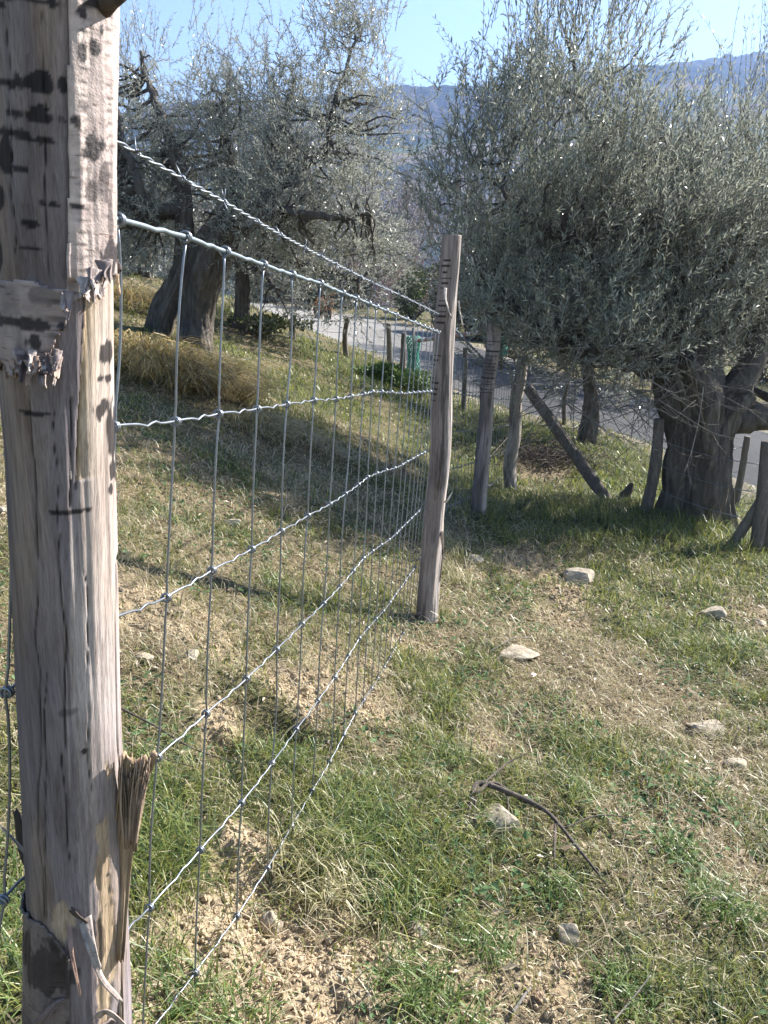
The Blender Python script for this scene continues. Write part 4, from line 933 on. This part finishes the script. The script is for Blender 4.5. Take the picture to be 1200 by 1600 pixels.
# ------------------------------------------------------------------ background vegetation by the track
def recursive_branches(mb, rg, p, d, L, r, depth, spread=.5, up=.25, sides=5):
    n = 6; pts = [p]; dd = d.copy()
    for k in range(n): dd = norm(dd + rg.normal(0, .10, 3) + np.array((0, 0, up * .15))); pts.append(pts[-1] + dd * L / n)
    mb.tube(np.array(pts), np.linspace(r, r * .5, n + 1), sides)
    if depth == 0: return
    for k in range(rg.randint(4, 6)):
        i = rg.randint(2, n + 1); nd_ = norm(dd + rg.normal(0, spread, 3) + np.array((0, 0, up))); recursive_branches(mb, rg, pts[i], nd_, L * rg.uniform(.5, .72), r * .5, depth - 1, spread, up, max(3, sides - 1))
def bare_tree(px, py, z, hpx, label, seed, mat_, r0=.09, depth=4, spread=.5):
    rg = np.random.RandomState(seed); g = P(px, py, z); g[2] = min(g[2], float(hgt(g[0], g[1]))) if g[1] < 44 else g[2]
    h = hpx / F * z; e = empty('bare_tree', g, label, 'tree', 'bare trees beyond the track'); mb = MB()
    top = P(px + 6, py - hpx * .5, z); mb.tube(smoothline([g, (g + top) / 2 + rg.normal(0, .1, 3), top], 14), np.linspace(r0, r0 * .7, 14), 8, rough=.2); mb.build('trunk', mat_, e)
    mb = MB()
    for k in range(9):
        t = rg.uniform(.35, 1); p = g + (top - g) * t; recursive_branches(mb, rg, p, norm(np.array((rg.normal(0, .5), rg.normal(0, .5), .9))), h * .32, r0 * .45, depth - 1, spread)
    mb.build('branches', mat_, e); return e
bare_tree(622, 470, 34, 210, 'tall bare tree with a pale trunk between the two olives', 1, M['bare'], .11)
bare_tree(645, 465, 38, 190, 'second bare tree just right of the pale one', 2, M['bare'], .09)
bare_tree(690, 470, 36, 170, 'bare tree behind the top of the tall ticked post', 3, M['bare'], .10)
bare_tree(470, 470, 40, 170, 'bare tree behind the smaller olive', 4, M['bare'], .10)
bare_tree(1050, 520, 36, 220, 'bare tree glimpsed through the big olive crown', 5, M['bare'], .12)
bare_tree(840, 500, 38, 190, 'bare tree behind the left side of the big olive', 6, M['bare'], .10)
def bush(px, py, z, rx, rz, n, label, seed, colA, colB, mat_=None, leaf=.09, cat='bush', name='bush', twigs=True, group='bushes beyond the track', tw='brown_twig', ry=None):
    rg = np.random.RandomState(seed); g = P(px, py, z)
    if g[1] < 44: g[2] = float(hgt(g[0], g[1]))
    e = empty(name, g, label, cat, group)
    c = g + np.array((0, 0, rz * .85)); nb = 9
    bl = [(c + rg.normal(0, .5, 3) * np.array((rx, ry or rx * .8, rz)) * .75, np.array((rx, ry or rx * .8, rz)) * rg.uniform(.35, .6)) for _ in range(nb)]
    p, u, _ = in_blobs(rg, bl, n, .6); p[:, 2] = np.maximum(p[:, 2], g[2] + .02)
    if n:
        d = norm(rg.normal(size=(n, 3)) + u * .6 + np.array((0, 0, .3))); s = norm(np.cross(d, rg.normal(size=(n, 3)))); L = leaf * rg.uniform(.6, 1.3, n); m = rg.rand(n, 1)
        V, T, C = leaf_mesh(p, d, s, L, L * .5, np.array(colA) * (1 - m) + np.array(colB) * m); link_mesh('foliage', V, [T], mat_ or M['bush'], e, False, C)
    if twigs:
        mb = MB()
        for k in range(26):
            q = p[rg.randint(n)]; a = g + rg.normal(0, .12, 3) * np.array((rx, rx, .1)); mb.tube(smoothline([a, (a + q) / 2 + rg.normal(0, .1, 3) * rx, q], 6), np.linspace(.02, .006, 6), 4)
        mb.build('stem', M[tw], e)
    return e
def twig_bush(px, py, z, rx, rz, n, label, seed, mat_, group='leafless thickets'):
    rg = np.random.RandomState(seed); g = P(px, py, z)
    if g[1] < 44: g[2] = float(hgt(g[0], g[1]))
    e = empty('leafless_shrub', g, label, 'shrub', group); mb = MB()
    for k in range(n):
        a = g + np.array((rg.uniform(-1, 1) * rx, rg.uniform(-1, 1) * rx * .6, 0)); L = rz * rg.uniform(.6, 1.15); d = norm(np.array((rg.normal(0, .3), rg.normal(0, .3), 1)))
        recursive_branches(mb, rg, a, d, L * .55, .012, 2, .5, .3, 3)
    mb.build('branches', mat_, e); return e
twig_bush(590, 455, 31, 1.9, 2.6, 75, 'pinkish brown leafless thicket beyond the track, left of the green bush', 11, M['redtwig'])
twig_bush(670, 440, 34, 1.6, 2.6, 50, 'pinkish leafless thicket behind the tall post', 12, M['redtwig'])
twig_bush(540, 440, 36, 2.0, 3.4, 60, 'greyish leafless thicket behind the dark hedge', 13, M['bare'])
twig_bush(760, 470, 36, 2.0, 3.4, 60, 'grey leafless thicket behind the left edge of the big olive', 14, M['bare'])
bush(505, 472, 27, 1.5, .85, 5200, 'dark rounded hedge at the bend of the track', 14, (.02, .026, .014), (.06, .065, .03))
bush(560, 468, 28, 1.0, .65, 2600, 'low brown-green scrub right of the dark hedge', 15, (.05, .05, .025), (.11, .10, .06))
bush(640, 488, 24, .75, 1.1, 4200, 'olive green bush standing left of the tall ticked post', 16, (.045, .06, .015), (.15, .17, .05))
bush(690, 500, 22, .9, .8, 3600, 'brownish green bush behind the tall ticked post', 17, (.04, .045, .02), (.10, .10, .05))
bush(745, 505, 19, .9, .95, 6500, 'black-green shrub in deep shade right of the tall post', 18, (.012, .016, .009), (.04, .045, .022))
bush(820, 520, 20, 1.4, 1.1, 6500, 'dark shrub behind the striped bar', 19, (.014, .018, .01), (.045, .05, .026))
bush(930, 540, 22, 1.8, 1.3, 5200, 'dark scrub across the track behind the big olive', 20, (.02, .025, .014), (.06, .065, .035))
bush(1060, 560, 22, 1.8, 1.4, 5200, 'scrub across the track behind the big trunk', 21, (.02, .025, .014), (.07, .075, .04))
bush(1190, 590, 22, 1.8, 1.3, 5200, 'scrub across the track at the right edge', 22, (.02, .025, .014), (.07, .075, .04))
bush(420, 462, 30, 1.6, .8, 3600, 'grey-green scrub at the far left end of the track', 23, (.05, .06, .035), (.13, .14, .09))
bush(400, 455, 40, 3.5, 2.2, 5200, 'greyish wood edge behind the smaller olive', 24, (.06, .065, .05), (.15, .15, .12), leaf=.16)
bush(600, 440, 44, 4.0, 2.4, 6000, 'mauve-grey wood edge below the hill', 25, (.08, .065, .06), (.17, .14, .13), leaf=.15)
bush(300, 440, 34, 3.5, 2.0, 5200, 'greyish wood edge behind the forked olive', 26, (.06, .065, .05), (.15, .15, .12), leaf=.15)
# verge scrub in front of the road
bush(405, 512, px_of(G(405, 520))[2], .5, .13, 1500, 'low dark green verge plants along the near side of the track', 27, (.05, .07, .025), (.14, .16, .06), leaf=.06, twigs=False, group='verge plants')
bush(600, 592, px_of(G(600, 596))[2], .3, .09, 1500, 'lush low clump on the slope near the pale crooked post', 29, (.07, .13, .03), (.18, .26, .07), leaf=.06, twigs=False, group='verge plants')
bush(640, 608, px_of(G(645, 612))[2], .5, .13, 1500, 'low green clump before the green tree guard', 30, (.07, .12, .03), (.16, .24, .07), leaf=.06, twigs=False, group='verge plants')
# orange-tipped young shoots by the road
for px, lab in ((497, 'young orange-leaved whip at the track edge, left one'), (513, 'young orange-leaved whip at the track edge, right one')):
    bush(px, 500, 19.5, .16, .38, 150, lab, px, (.45, .18, .05), (.60, .32, .12), leaf=.07, name='sapling', cat='sapling', group='orange-leaved saplings')
# brush pile
rg = np.random.RandomState(8); g = G(848, 725)
e = empty('brush_pile', g, 'heap of dead brown twigs between the corner post and the leaning brace', 'brush pile'); mb = MB()
for k in range(420):
    a = g + rg.normal(0, 1, 3) * np.array((.26, .2, .05)) + np.array((0, 0, .02)); d = norm(rg.normal(size=3) * np.array((1, 1, .35))); L = rg.uniform(.12, .42); c = rg.normal(0, .05, 3)
    mb.tube(smoothline([a, a + d * L / 2 + c, a + d * L], 6) + np.array((0, 0, .07)), np.linspace(.004, .0015, 6), 4)
mb.build('twig', M['brown_twig'], e)

# ------------------------------------------------------------------ grass
def blades(rg, pos, hgt_, wid, lean, col, segs=3, curl=.5):
    """bent tapering blades; returns verts, tris, colours"""
    n = len(pos); az = rg.uniform(0, 2 * np.pi, n); bend = np.stack((np.cos(az), np.sin(az), 0 * az), -1); sa = az + np.pi / 2 + rg.normal(0, .6, n); sd_ = np.stack((np.cos(sa), np.sin(sa), 0 * sa), -1)
    rows = []; cr_ = []
    for k in range(segs):
        t = k / segs; ang = lean * (.35 + .65 * t) + curl * t * t; w = wid * (1 - t ** 1.5 * .75)
        c = pos + bend * (hgt_ * t * np.sin(np.clip(ang, 0, 1.75)))[:, None]; c = c + np.array((0, 0, 1)) * (hgt_ * t * np.cos(np.clip(ang, 0, 1.6)))[:, None]
        rows += [c - sd_ * w[:, None] / 2, c + sd_ * w[:, None] / 2]; cr_ += [col * (.86 + .2 * t)] * 2
    ang = np.clip(lean + curl, 0, 1.75); tip = pos + bend * (hgt_ * np.sin(ang))[:, None] + np.array((0, 0, 1)) * (hgt_ * np.cos(np.clip(lean + curl, 0, 1.62)))[:, None]
    rows.append(tip); cr_.append(col * 1.06)
    m = len(rows); V = np.stack(rows, 1).reshape(-1, 3); C = np.stack(cr_, 1).reshape(-1, 3); i = np.arange(n)[:, None] * m; T = []
    for k in range(segs - 1): b = 2 * k; T += [i + np.array((b, b + 1, b + 3)), i + np.array((b, b + 3, b + 2))]
    b = 2 * (segs - 1); T.append(i + np.array((b, b + 1, b + 2)))
    return V, np.vstack(T), C
def grass_col(rg, x, y, n):
    g = np.clip(green_mask(x, y), 0, 1.2); p = rg.rand(n)
    isg = p < (.24 + .50 * g)
    m = rg.rand(n, 1); gc = np.array((.10, .125, .03)) * (1 - m) + np.array((.34, .35, .09)) * m
    bl_ = (rg.rand(n, 1) < .22); gc = np.where(bl_, np.array((.07, .115, .055)) * (.8 + .6 * m), gc)
    m2 = rg.rand(n, 1) ** 1.2; dc = np.array((.34, .27, .15)) * (1 - m2) + np.array((.76, .68, .46)) * m2
    brown = rg.rand(n, 1) < .22; dc = np.where(brown, np.array((.20, .13, .08)) * (.7 + .6 * m2), dc)
    return np.where(isg[:, None], gc, dc), isg
tiers = [((.5, 2.1), 13000, .0026, 1.0, 3), ((2.1, 3.6), 9500, .0032, 1.0, 3), ((3.6, 7.0), 3600, .0050, 1.05, 2), ((7.0, 13.), 900, .0095, 1.15, 2), ((13., 26.), 170, .019, 1.2, 2)]
rg = np.random.RandomState(77); gmb = MB()
for (y0, y1), dens, wid, hs, segs in tiers:
    xa = -(.62 * y1 + .9); xb = .60 * y1 + .9
    n = int((xb - xa) * (y1 - y0) * dens); x = rg.uniform(xa, xb, n); y = rg.uniform(y0, y1, n)
    k = (x > -(.62 * y + .9)) & (x < .60 * y + .9)
    clump = fbm(x * 9, y * 9, 0, 41, 2) * .5 + fbm(x * 2.5, y * 2.5, 0, 43, 3) * .5
    sm_ = soil_mask(x, y); rd = road_dist(x, y)
    prob = np.clip(.75 + 2.0 * (clump - .42), .4, 1) * (1 - .93 * sm_) * sstep(ROADW - .2, ROADW + .5, rd)
    k &= rg.rand(n) < prob; x = x[k]; y = y[k]; n = len(x)
    g = np.clip(green_mask(x, y), 0, 1.2); col, isg = grass_col(rg, x, y, n)
    z = hgt(x, y)
    h = rg.uniform(.018, .055, n) * (.8 + .9 * g * isg) * hs * (.7 + .8 * fbm(x * 4, y * 4, 0, 61, 2))
    # long lush grass on the bank under the right olive
    for (cpt, rr, ad) in ((G0(1080, 830)[:2], 1.0, .09), (G0(560, 1290)[:2], .22, .05), (G0(240, 1340)[:2], .18, .05), (G0(450, 1200)[:2], .10, .05), (G0(480, 1360)[:2], .08, .05), (G0(970, 760)[:2], .9, .05)):
        h = h + ad * np.exp(-(np.hypot(x - cpt[0], y - cpt[1]) / rr) ** 2) * rg.uniform(.3, 1, n) * np.where(isg, 1, .4)
    lean = np.abs(rg.normal(0, .5, n)) + np.where(isg, .1, .75); curl = rg.uniform(.1, .9, n)
    pos = np.stack((x, y, z - .003), -1)
    V, T, C = blades(rg, pos, h, wid * rg.uniform(.6, 1.4, n), lean, col, segs, curl); gmb.add(V, None, T, C)
# explicit tussocks of longer grass
tus = [(490, 1370, 260, .13, 0), (600, 1310, 200, .11, 1), (455, 1180, 200, .10, 1), (540, 1330, 200, .11, 1), (230, 1330, 260, .13, 1), (215, 1230, 160, .11, 1), (640, 1540, 160, .09, 1), (1130, 1430, 220, .10, 1), (980, 1560, 160, .09, 1), (700, 1190, 140, .07, 1), (900, 1250, 150, .07, 1), (1060, 1340, 160, .08, 1), (560, 1250, 160, .10, 1), (30, 1500, 200, .14, 1), (20, 1380, 160, .12, 1), (670, 960, 120, .12, 0), (700, 900, 160, .2, 0), (690, 860, 100, .18, 0), (430, 910, 120, .07, 1), (1150, 1010, 140, .10, 1), (620, 1420, 160, .1, 1), (760, 1480, 160, .08, 1), (260, 1550, 140, .11, 1), (360, 1580, 120, .1, 1), (700, 1590, 160, .1, 1), (870, 1400, 130, .07, 1), (540, 1420, 110, .1, 0)]
for px, py, n, h, gr in tus:
    c = G0(px, py); r = rg.rand(n) ** .5 * h * .8; a = rg.uniform(0, 6.28, n); x = c[0] + r * np.cos(a); y = c[1] + r * np.sin(a); m = rg.rand(n, 1)
    col = (np.array((.07, .13, .03)) * (1 - m) + np.array((.24, .31, .10)) * m) if gr else (np.array((.28, .25, .11)) * (1 - m) + np.array((.62, .55, .34)) * m)
    V, T, C = blades(rg, np.stack((x, y, hgt(x, y) - .003), -1), h * rg.uniform(.4, 1.1, n), .0034 * rg.uniform(.7, 1.3, n), np.abs(rg.normal(0, .45, n)) + .15, col, 3, rg.uniform(.2, 1.1, n)); gmb.add(V, None, T, C)
# long matted straw strands lying through the sward
for (y0, y1), dens, wid in (((.5, 3.2), 2400, .0022), ((3.2, 7.), 700, .0042)):
    xa = -(.62 * y1 + .9); xb = .60 * y1 + .9; n = int((xb - xa) * (y1 - y0) * dens); x = rg.uniform(xa, xb, n); y = rg.uniform(y0, y1, n); k = (x > -(.62 * y + .9)) & (x < .60 * y + .9) & (rg.rand(n) < .25 + .75 * sstep(.4, .6, fbm(x * 4, y * 4, 0, 88, 3))); x, y = x[k], y[k]; n = len(x); m = rg.rand(n, 1)
    col = np.array((.34, .26, .15)) * (1 - m) + np.array((.72, .63, .44)) * m
    V, T, C = blades(rg, np.stack((x, y, hgt(x, y) + rg.uniform(0, .012, n)), -1), rg.uniform(.04, .12, n), wid * rg.uniform(.6, 1.3, n), rg.uniform(.7, 1.35, n), col, 3, rg.uniform(.0, .6, n)); gmb.add(V, None, T, C)
go = gmb.build('grass', M['grass'], None, False); tag(go, kind='stuff', label='short tangled grass, part green and part straw, covering the slope', cat='grass')
# broad-leaved weeds (rosettes and clover) here and there
rg = np.random.RandomState(15); n = 20000
y = rg.uniform(.7, 4.6, n); x = rg.uniform(-1, 1, n) * (.55 * y + .5) ; cl = fbm(x * 3.2, y * 3.2, 0, 55, 3); k = (rg.rand(n) < sstep(.5, .66, cl)) & (rg.rand(n) > soil_mask(x, y)); x, y = x[k], y[k]; n = len(x)
p = np.stack((x, y, hgt(x, y) + rg.uniform(.004, .03, n)), -1); d = norm(np.stack((rg.normal(size=n), rg.normal(size=n), rg.uniform(.0, .6, n)), -1)); s = norm(np.cross(d, np.array((0, 0, 1.)) + rg.normal(0, .25, (n, 3)))); L = rg.uniform(.010, .030, n); m = rg.rand(n, 1)
V, T, C = leaf_mesh(p, d, s, L, L * .6, np.array((.06, .115, .045)) * (1 - m) + np.array((.16, .24, .11)) * m)
o = link_mesh('low_weeds', V, [T], m_attr('weed_leaves', .8, .3, .15), None, False, C); tag(o, kind='stuff', label='small broad-leaved weeds growing low among the grass', cat='weeds')

# straw-coloured tussock mound on the left slope
def tussock(px, py, n, h, rx, ry, label, seed, cols, flow=(.5, -.6, 0)):
    rg = np.random.RandomState(seed); g = G(px, py); e = empty('grass_tussock', g, label, 'grass tussock', 'dry grass tussocks')
    r = rg.rand(n) ** .6; a = rg.uniform(0, 6.28, n); x = g[0] + r * rx * np.cos(a); y = g[1] + r * ry * np.sin(a); z = hgt(x, y) + (1 - r ** 2) * h * .35
    ln = h * rg.uniform(.35, 1.3, n); out = np.stack((np.cos(a) * r, np.sin(a) * r, 0 * a), -1) * .9 + np.array(flow) * rg.uniform(.4, 1.2, (n, 1)) + rg.normal(0, .42, (n, 3)); out[:, 2] = 0
    p0 = np.stack((x, y, z), -1); upv = np.array((0, 0, 1.)); rows = []; m = rg.rand(n, 1); k3 = rg.randint(0, len(cols), n); base = np.array(cols)[k3] * (.7 + .6 * m); cr_ = []
    sd_ = norm(np.cross(out + 1e-5, upv) + rg.normal(0, .4, (n, 3)))
    for t in (0, .25, .5, .75):
        c = p0 + out * (ln * t * 1.0)[:, None] + upv * (ln * (1.25 * t - 1.15 * t * t))[:, None]; w = .0055 * (1 - t * .7); rows += [c - sd_ * w / 2, c + sd_ * w / 2]; cr_ += [base] * 2
    rows.append(p0 + out * ln[:, None] + upv * (ln * .1)[:, None]); cr_.append(base); mm = len(rows)
    V = np.stack(rows, 1).reshape(-1, 3); C = np.stack(cr_, 1).reshape(-1, 3); i = np.arange(n)[:, None] * mm; T = []
    for k in range(3): b = 2 * k; T += [i + np.array((b, b + 1, b + 3)), i + np.array((b, b + 3, b + 2))]
    T.append(i + np.array((6, 7, 8))); link_mesh('blades', V, [np.vstack(T)], M['grass'], e, False, C)
dry = [(.56, .40, .15), (.72, .57, .28), (.26, .20, .08), (.20, .19, .06), (.16, .11, .06)]
tussock(240, 585, 2400, .34, .36, .26, 'large shaggy golden-brown tussock at the foot of the forked olive', 41, dry, (.12, -.3, 0))
tussock(335, 612, 1700, .33, .22, .2, 'golden tussock spilling downhill, right of the largest one', 42, dry, (.30, -.32, 0))
tussock(400, 670, 500, .16, .22, .18, 'paler low tussock at the downhill end of the mound', 43, [(.55, .47, .28), (.42, .35, .19), (.26, .24, .10)])
tussock(490, 695, 350, .13, .25, .18, 'thin pale tussock farthest right of the mound', 44, [(.55, .47, .3), (.45, .38, .24)])
tussock(195, 478, 900, .3, .5, .3, 'small yellowish tussock up the slope behind the log', 45, dry)

# loose soil clods
ico_v = []; t_ = (1 + 5 ** .5) / 2
ico_v = norm(np.array([(-1, t_, 0), (1, t_, 0), (-1, -t_, 0), (1, -t_, 0), (0, -1, t_), (0, 1, t_), (0, -1, -t_), (0, 1, -t_), (t_, 0, -1), (t_, 0, 1), (-t_, 0, -1), (-t_, 0, 1)], float))
ico_f = np.array([(0, 11, 5), (0, 5, 1), (0, 1, 7), (0, 7, 10), (0, 10, 11), (1, 5, 9), (5, 11, 4), (11, 10, 2), (10, 7, 6), (7, 1, 8), (3, 9, 4), (3, 4, 2), (3, 2, 6), (3, 6, 8), (3, 8, 9), (4, 9, 5), (2, 4, 11), (6, 2, 10), (8, 6, 7), (9, 8, 1)])
rg = np.random.RandomState(9); n = 170000; y = rg.uniform(.7, 5, n); x = rg.uniform(-1, 1, n) * (.55 * y + .5); k = rg.rand(n) < (soil_mask(x, y) * .9 + .004); x, y = x[k], y[k]; n = len(x)
sz = .0016 + .0062 * rg.rand(n) ** 3 + .0006 * y; p = np.stack((x, y, hgt(x, y) + sz * .2), -1)
V = p[:, None, :] + ico_v[None] * (sz[:, None] * rg.uniform(.75, 1.2, (n, 12)))[..., None] * rg.uniform(.7, 1.2, (n, 1, 3)); m = rg.rand(n, 1); C = np.repeat(np.array((.36, .28, .185)) * (1 - m) + np.array((.44, .35, .235)) * m, 12, axis=0)
o = link_mesh('soil_clods', V.reshape(-1, 3), [(np.arange(n)[:, None, None] * 12 + ico_f[None]).reshape(-1, 3)], m_attr('crumbly_soil', .95, 0, .05), None, False, C); tag(o, kind='stuff', label='crumbly pale soil clods on the bare patches by the fence foot', cat='soil')
# dead leaves / straw litter
rg = np.random.RandomState(19); n = 16000; y = rg.uniform(.7, 6, n); x = rg.uniform(-1, 1, n) * (.55 * y + .6); p = np.stack((x, y, hgt(x, y) + rg.uniform(.002, .02, n)), -1)
a = rg.uniform(0, 6.28, n); d = norm(np.stack((np.cos(a), np.sin(a), rg.normal(0, .2, n)), -1)); s = norm(np.cross(d, np.array((0, 0, 1.)) + rg.normal(0, .3, (n, 3)))); L = rg.uniform(.012, .05, n); st_ = rg.rand(n) < .6; W = np.where(st_, .0022, L * .3); L = np.where(st_, L * 1.4, L * .7); m = rg.rand(n, 1)
V, T, C = leaf_mesh(p, d, s, L, W, np.array((.24, .16, .10)) * (1 - m) + np.array((.60, .50, .34)) * m)
o = link_mesh('straw_litter', V, [T], M['grass'], None, False, C); tag(o, kind='stuff', label='dead straw and olive leaves scattered over the ground', cat='litter')

# ------------------------------------------------------------------ stones
def stone(px, py, w, hh, label, seed, rot=0, sink=.45, flat=.6):
    rg = np.random.RandomState(seed); g = G(px, py)
    V = ico_v.copy(); Fc = ico_f.copy()
    for _ in range(3):
        edge = {}; nf = []; Vl = list(V)
        def midp(a, b):
            key = (min(a, b), max(a, b))
            if key not in edge: edge[key] = len(Vl); m_ = Vl[a] + Vl[b]; Vl.append(m_ / np.linalg.norm(m_))
            return edge[key]
        for a, b, c in Fc: ab, bc, ca = midp(a, b), midp(b, c), midp(c, a); nf += [(a, ab, ca), (b, bc, ab), (c, ca, bc), (ab, bc, ca)]
        V = np.array(Vl); Fc = np.array(nf)
    # cut with random planes for facets
    for k in range(11):
        n_ = norm(rg.normal(size=3)); d = rg.uniform(.5, .8); s = V @ n_; V = np.where((s > d)[:, None], V - (s - d)[:, None] * n_ * .92, V)
    V = V * (1 + .16 * (fbm(V[:, 0] * 2 + seed, V[:, 1] * 2, V[:, 2] * 2, seed) - .5)[:, None] * 2) * np.array((w / 2, w * flat / 2 * 1.3, hh / 2))
    c, s = math.cos(rot), math.sin(rot); V = np.stack((V[:, 0] * c - V[:, 1] * s, V[:, 0] * s + V[:, 1] * c, V[:, 2]), -1) + g + np.array((0, 0, hh * (.5 - sink)))
    o = link_mesh('stone', V - g, [Fc], M['stone'], None, False); o.location = tuple(g); tag(o, label, 'stone', 'stones lying in the grass'); return o
st = [(775, 1288, .125, .085, 'pale wedge-shaped stone under the arched dead branch', .4), (890, 1462, .085, .06, 'cream pointed stone below the dead branch', 1.2), (425, 1450, .06, .08, 'pale pyramid-shaped stone in the bare earth near the fence', 1), (805, 1022, .19, .05, 'long flat grey stone in the grass right of the tall post', .2), (905, 905, .24, .09, 'half-buried brown stone on the sunny slope', .3), (1112, 965, .14, .09, 'rounded tan stone with a shaded side near the right edge', 0), (1105, 1140, .15, .06, 'flat tan stone at the right below the bank', -.3), (1150, 1198, .09, .04, 'small white broken stone at the right edge', .5), (362, 822, .09, .04, 'small white stone beyond the fence in the shade edge', 0), (228, 1028, .07, .03, 'pale stone beside the log seen through the mesh, left one', .3), (300, 1025, .06, .03, 'pale stone seen through the mesh, right of its neighbour', .6), (1010, 400 + 565, .05, .03, 'grey pebble on the slope above the tan stones', 0), (655, 1455, .05, .03, 'greyish stone sunk in grass at the bottom centre', 0), (505, 1215, .07, .05, 'clod-like stone under the bottom wire', .6), (8, 800, .1, .06, 'pale stone at the left edge behind the log', 0), (1165, 1443, .03, .018, 'tiny white stone by the pale stick', 0), (632, 1078, .05, .04, 'cream stone at the fence foot', .2), (740, 875, .1, .05, 'pale stone beside the foot of the dark shaded post', .2), (1185, 975, .12, .04, 'flat rock at the right edge under the bank', .1)]
for k, (px, py, w, h, lab, ro) in enumerate(st): stone(px, py, w * 1.05, h * 1.1, lab, 60 + k, ro)

# ------------------------------------------------------------------ fallen branches and sticks
def lay(pts): return np.array([G(a, b) + np.array((0, 0, c)) for a, b, c in pts])
g = G(770, 1260); e = empty('fallen_branch', g, 'dark dead branch arching over the pale wedge stone', 'branch')
mb = MB(); mb.tube(smoothline(lay([(735, 1268, .03), (745, 1250, .05), (790, 1265, .055), (850, 1290, .045), (900, 1340, .03), (955, 1398, .01)]), 50), interp_r([.006, .0085, .007, .0055, .004, .0025], 50), 8, rough=.3, seed=3); mb.build('stem', M['brown_twig'], e)
for path, r in (([(752, 1248, .045), (790, 1222, .06), (820, 1215, .08)], .003), ([(745, 1252, .045), (740, 1290, .02), (752, 1330, .005)], .003), ([(790, 1265, .05), (797, 1310, .02), (812, 1355, .005)], .0022), ([(866, 1300, .04), (865, 1335, .02), (866, 1372, .005)], .0035), ([(740, 1262, .04), (770, 1248, .05), (810, 1270, .04), (860, 1290, .035)], .0045), ([(880, 1312, .035), (930, 1300, .05), (985, 1298, .04)], .002), ([(735, 1268, .03), (730, 1290, .015), (738, 1310, .0)], .003)):
    mb = MB(); mb.tube(smoothline(lay(path), 16), np.linspace(r * 1.3, r * .5, 16), 6); mb.build('side_twig', M['brown_twig'], e)
sticks = [([(1105, 1412, .01), (1135, 1408, .014), (1165, 1402, .012)], .006, 'short pale stick near the right edge', 'twig'), ([(955, 1610, .02), (985, 1580, .03), (1012, 1555, .05)], .0022, 'thin pale straw stalk at the bottom right', 'twig'), ([(180, 1130, .05), (240, 1155, .04), (300, 1185, .03), (360, 1200, .02)], .003, 'dark dead twig lying behind the fence by the splinter', 'brown_twig'), ([(190, 1180, .04), (250, 1200, .03), (310, 1212, .02)], .002, 'second thin dark twig behind the fence by the splinter', 'brown_twig'), ([(500, 1270, .008), (540, 1276, .012), (580, 1290, .008)], .007, 'dark half-buried stick right of the bottom wire', 'brown_twig'), ([(765, 1022, .012), (800, 1005, .02), (835, 1002, .015)], .004, 'pale twig over the long flat stone', 'twig'), ([(702, 780, .3), (716, 840, .2), (745, 912, .02)], .0016, 'long bent straw leaning at the foot of the tall post', 'twig'), ([(800, 1590, .01), (815, 1570, .015), (828, 1550, .01)], .004, 'small pale wood chip at the bottom edge', 'twig'), ([(1008, 1180, .01), (1010, 1220, .012), (1014, 1270, .01)], .0018, 'upright pale dry stem in the grass right of the branch', 'twig'), ([(480, 1240, .06), (440, 1180, .07), (545, 1110, .08)], .0016, 'thin dry stalk behind the mesh', 'twig'), ([(790, 715, .2), (760, 740, .14), (735, 752, .1)], .006, 'dark crooked twig against the foot of the corner post', 'brown_twig')]
for path, r, lab, mt in sticks:
    p = lay(path); mb = MB(); mb.tube(smoothline(p, 16), np.linspace(r, r * .6, 16), 7, rough=.3); o = mb.build('stick', M[mt]); tag(o, lab, 'stick', 'sticks lying in the grass')
# dark stump-like root beside the brace foot
g = G(972, 785); e = empty('stump', g, 'small black broken stump beside the foot of the leaning brace', 'stump'); mb = MB(); mb.tube(smoothline([g, g + np.array((.03, 0, .08)), g + np.array((.06, 0, .16))], 14), [.06, .055, .055, .05, .05, .045, .04, .04, .035, .035, .03, .025, .02, .012], 12, rough=.8, seed=9); mb.build('wood', M['brown_twig'], e)

# ------------------------------------------------------------------ air
hz = bpy.data.materials.new('hazy_air'); hz.use_nodes = True; t = hz.node_tree; t.nodes.clear()
o_ = t.nodes.new('ShaderNodeOutputMaterial'); v_ = t.nodes.new('ShaderNodeVolumePrincipled'); v_.inputs['Color'].default_value = (.36, .52, .90, 1); v_.inputs['Density'].default_value = .0007; v_.inputs['Anisotropy'].default_value = .3
t.links.new(v_.outputs[0], o_.inputs['Volume'])
x0, x1, y0, y1, z0, z1 = -640, 920, -12, 1210, -140, 260
V = np.array([(x, y, z) for z in (z0, z1) for y in (y0, y1) for x in (x0, x1)], float)
o = link_mesh('haze', V, [np.array([(0, 2, 3, 1), (4, 5, 7, 6), (0, 1, 5, 4), (2, 6, 7, 3), (0, 4, 6, 2), (1, 3, 7, 5)])], hz, None, False); tag(o, kind='stuff')
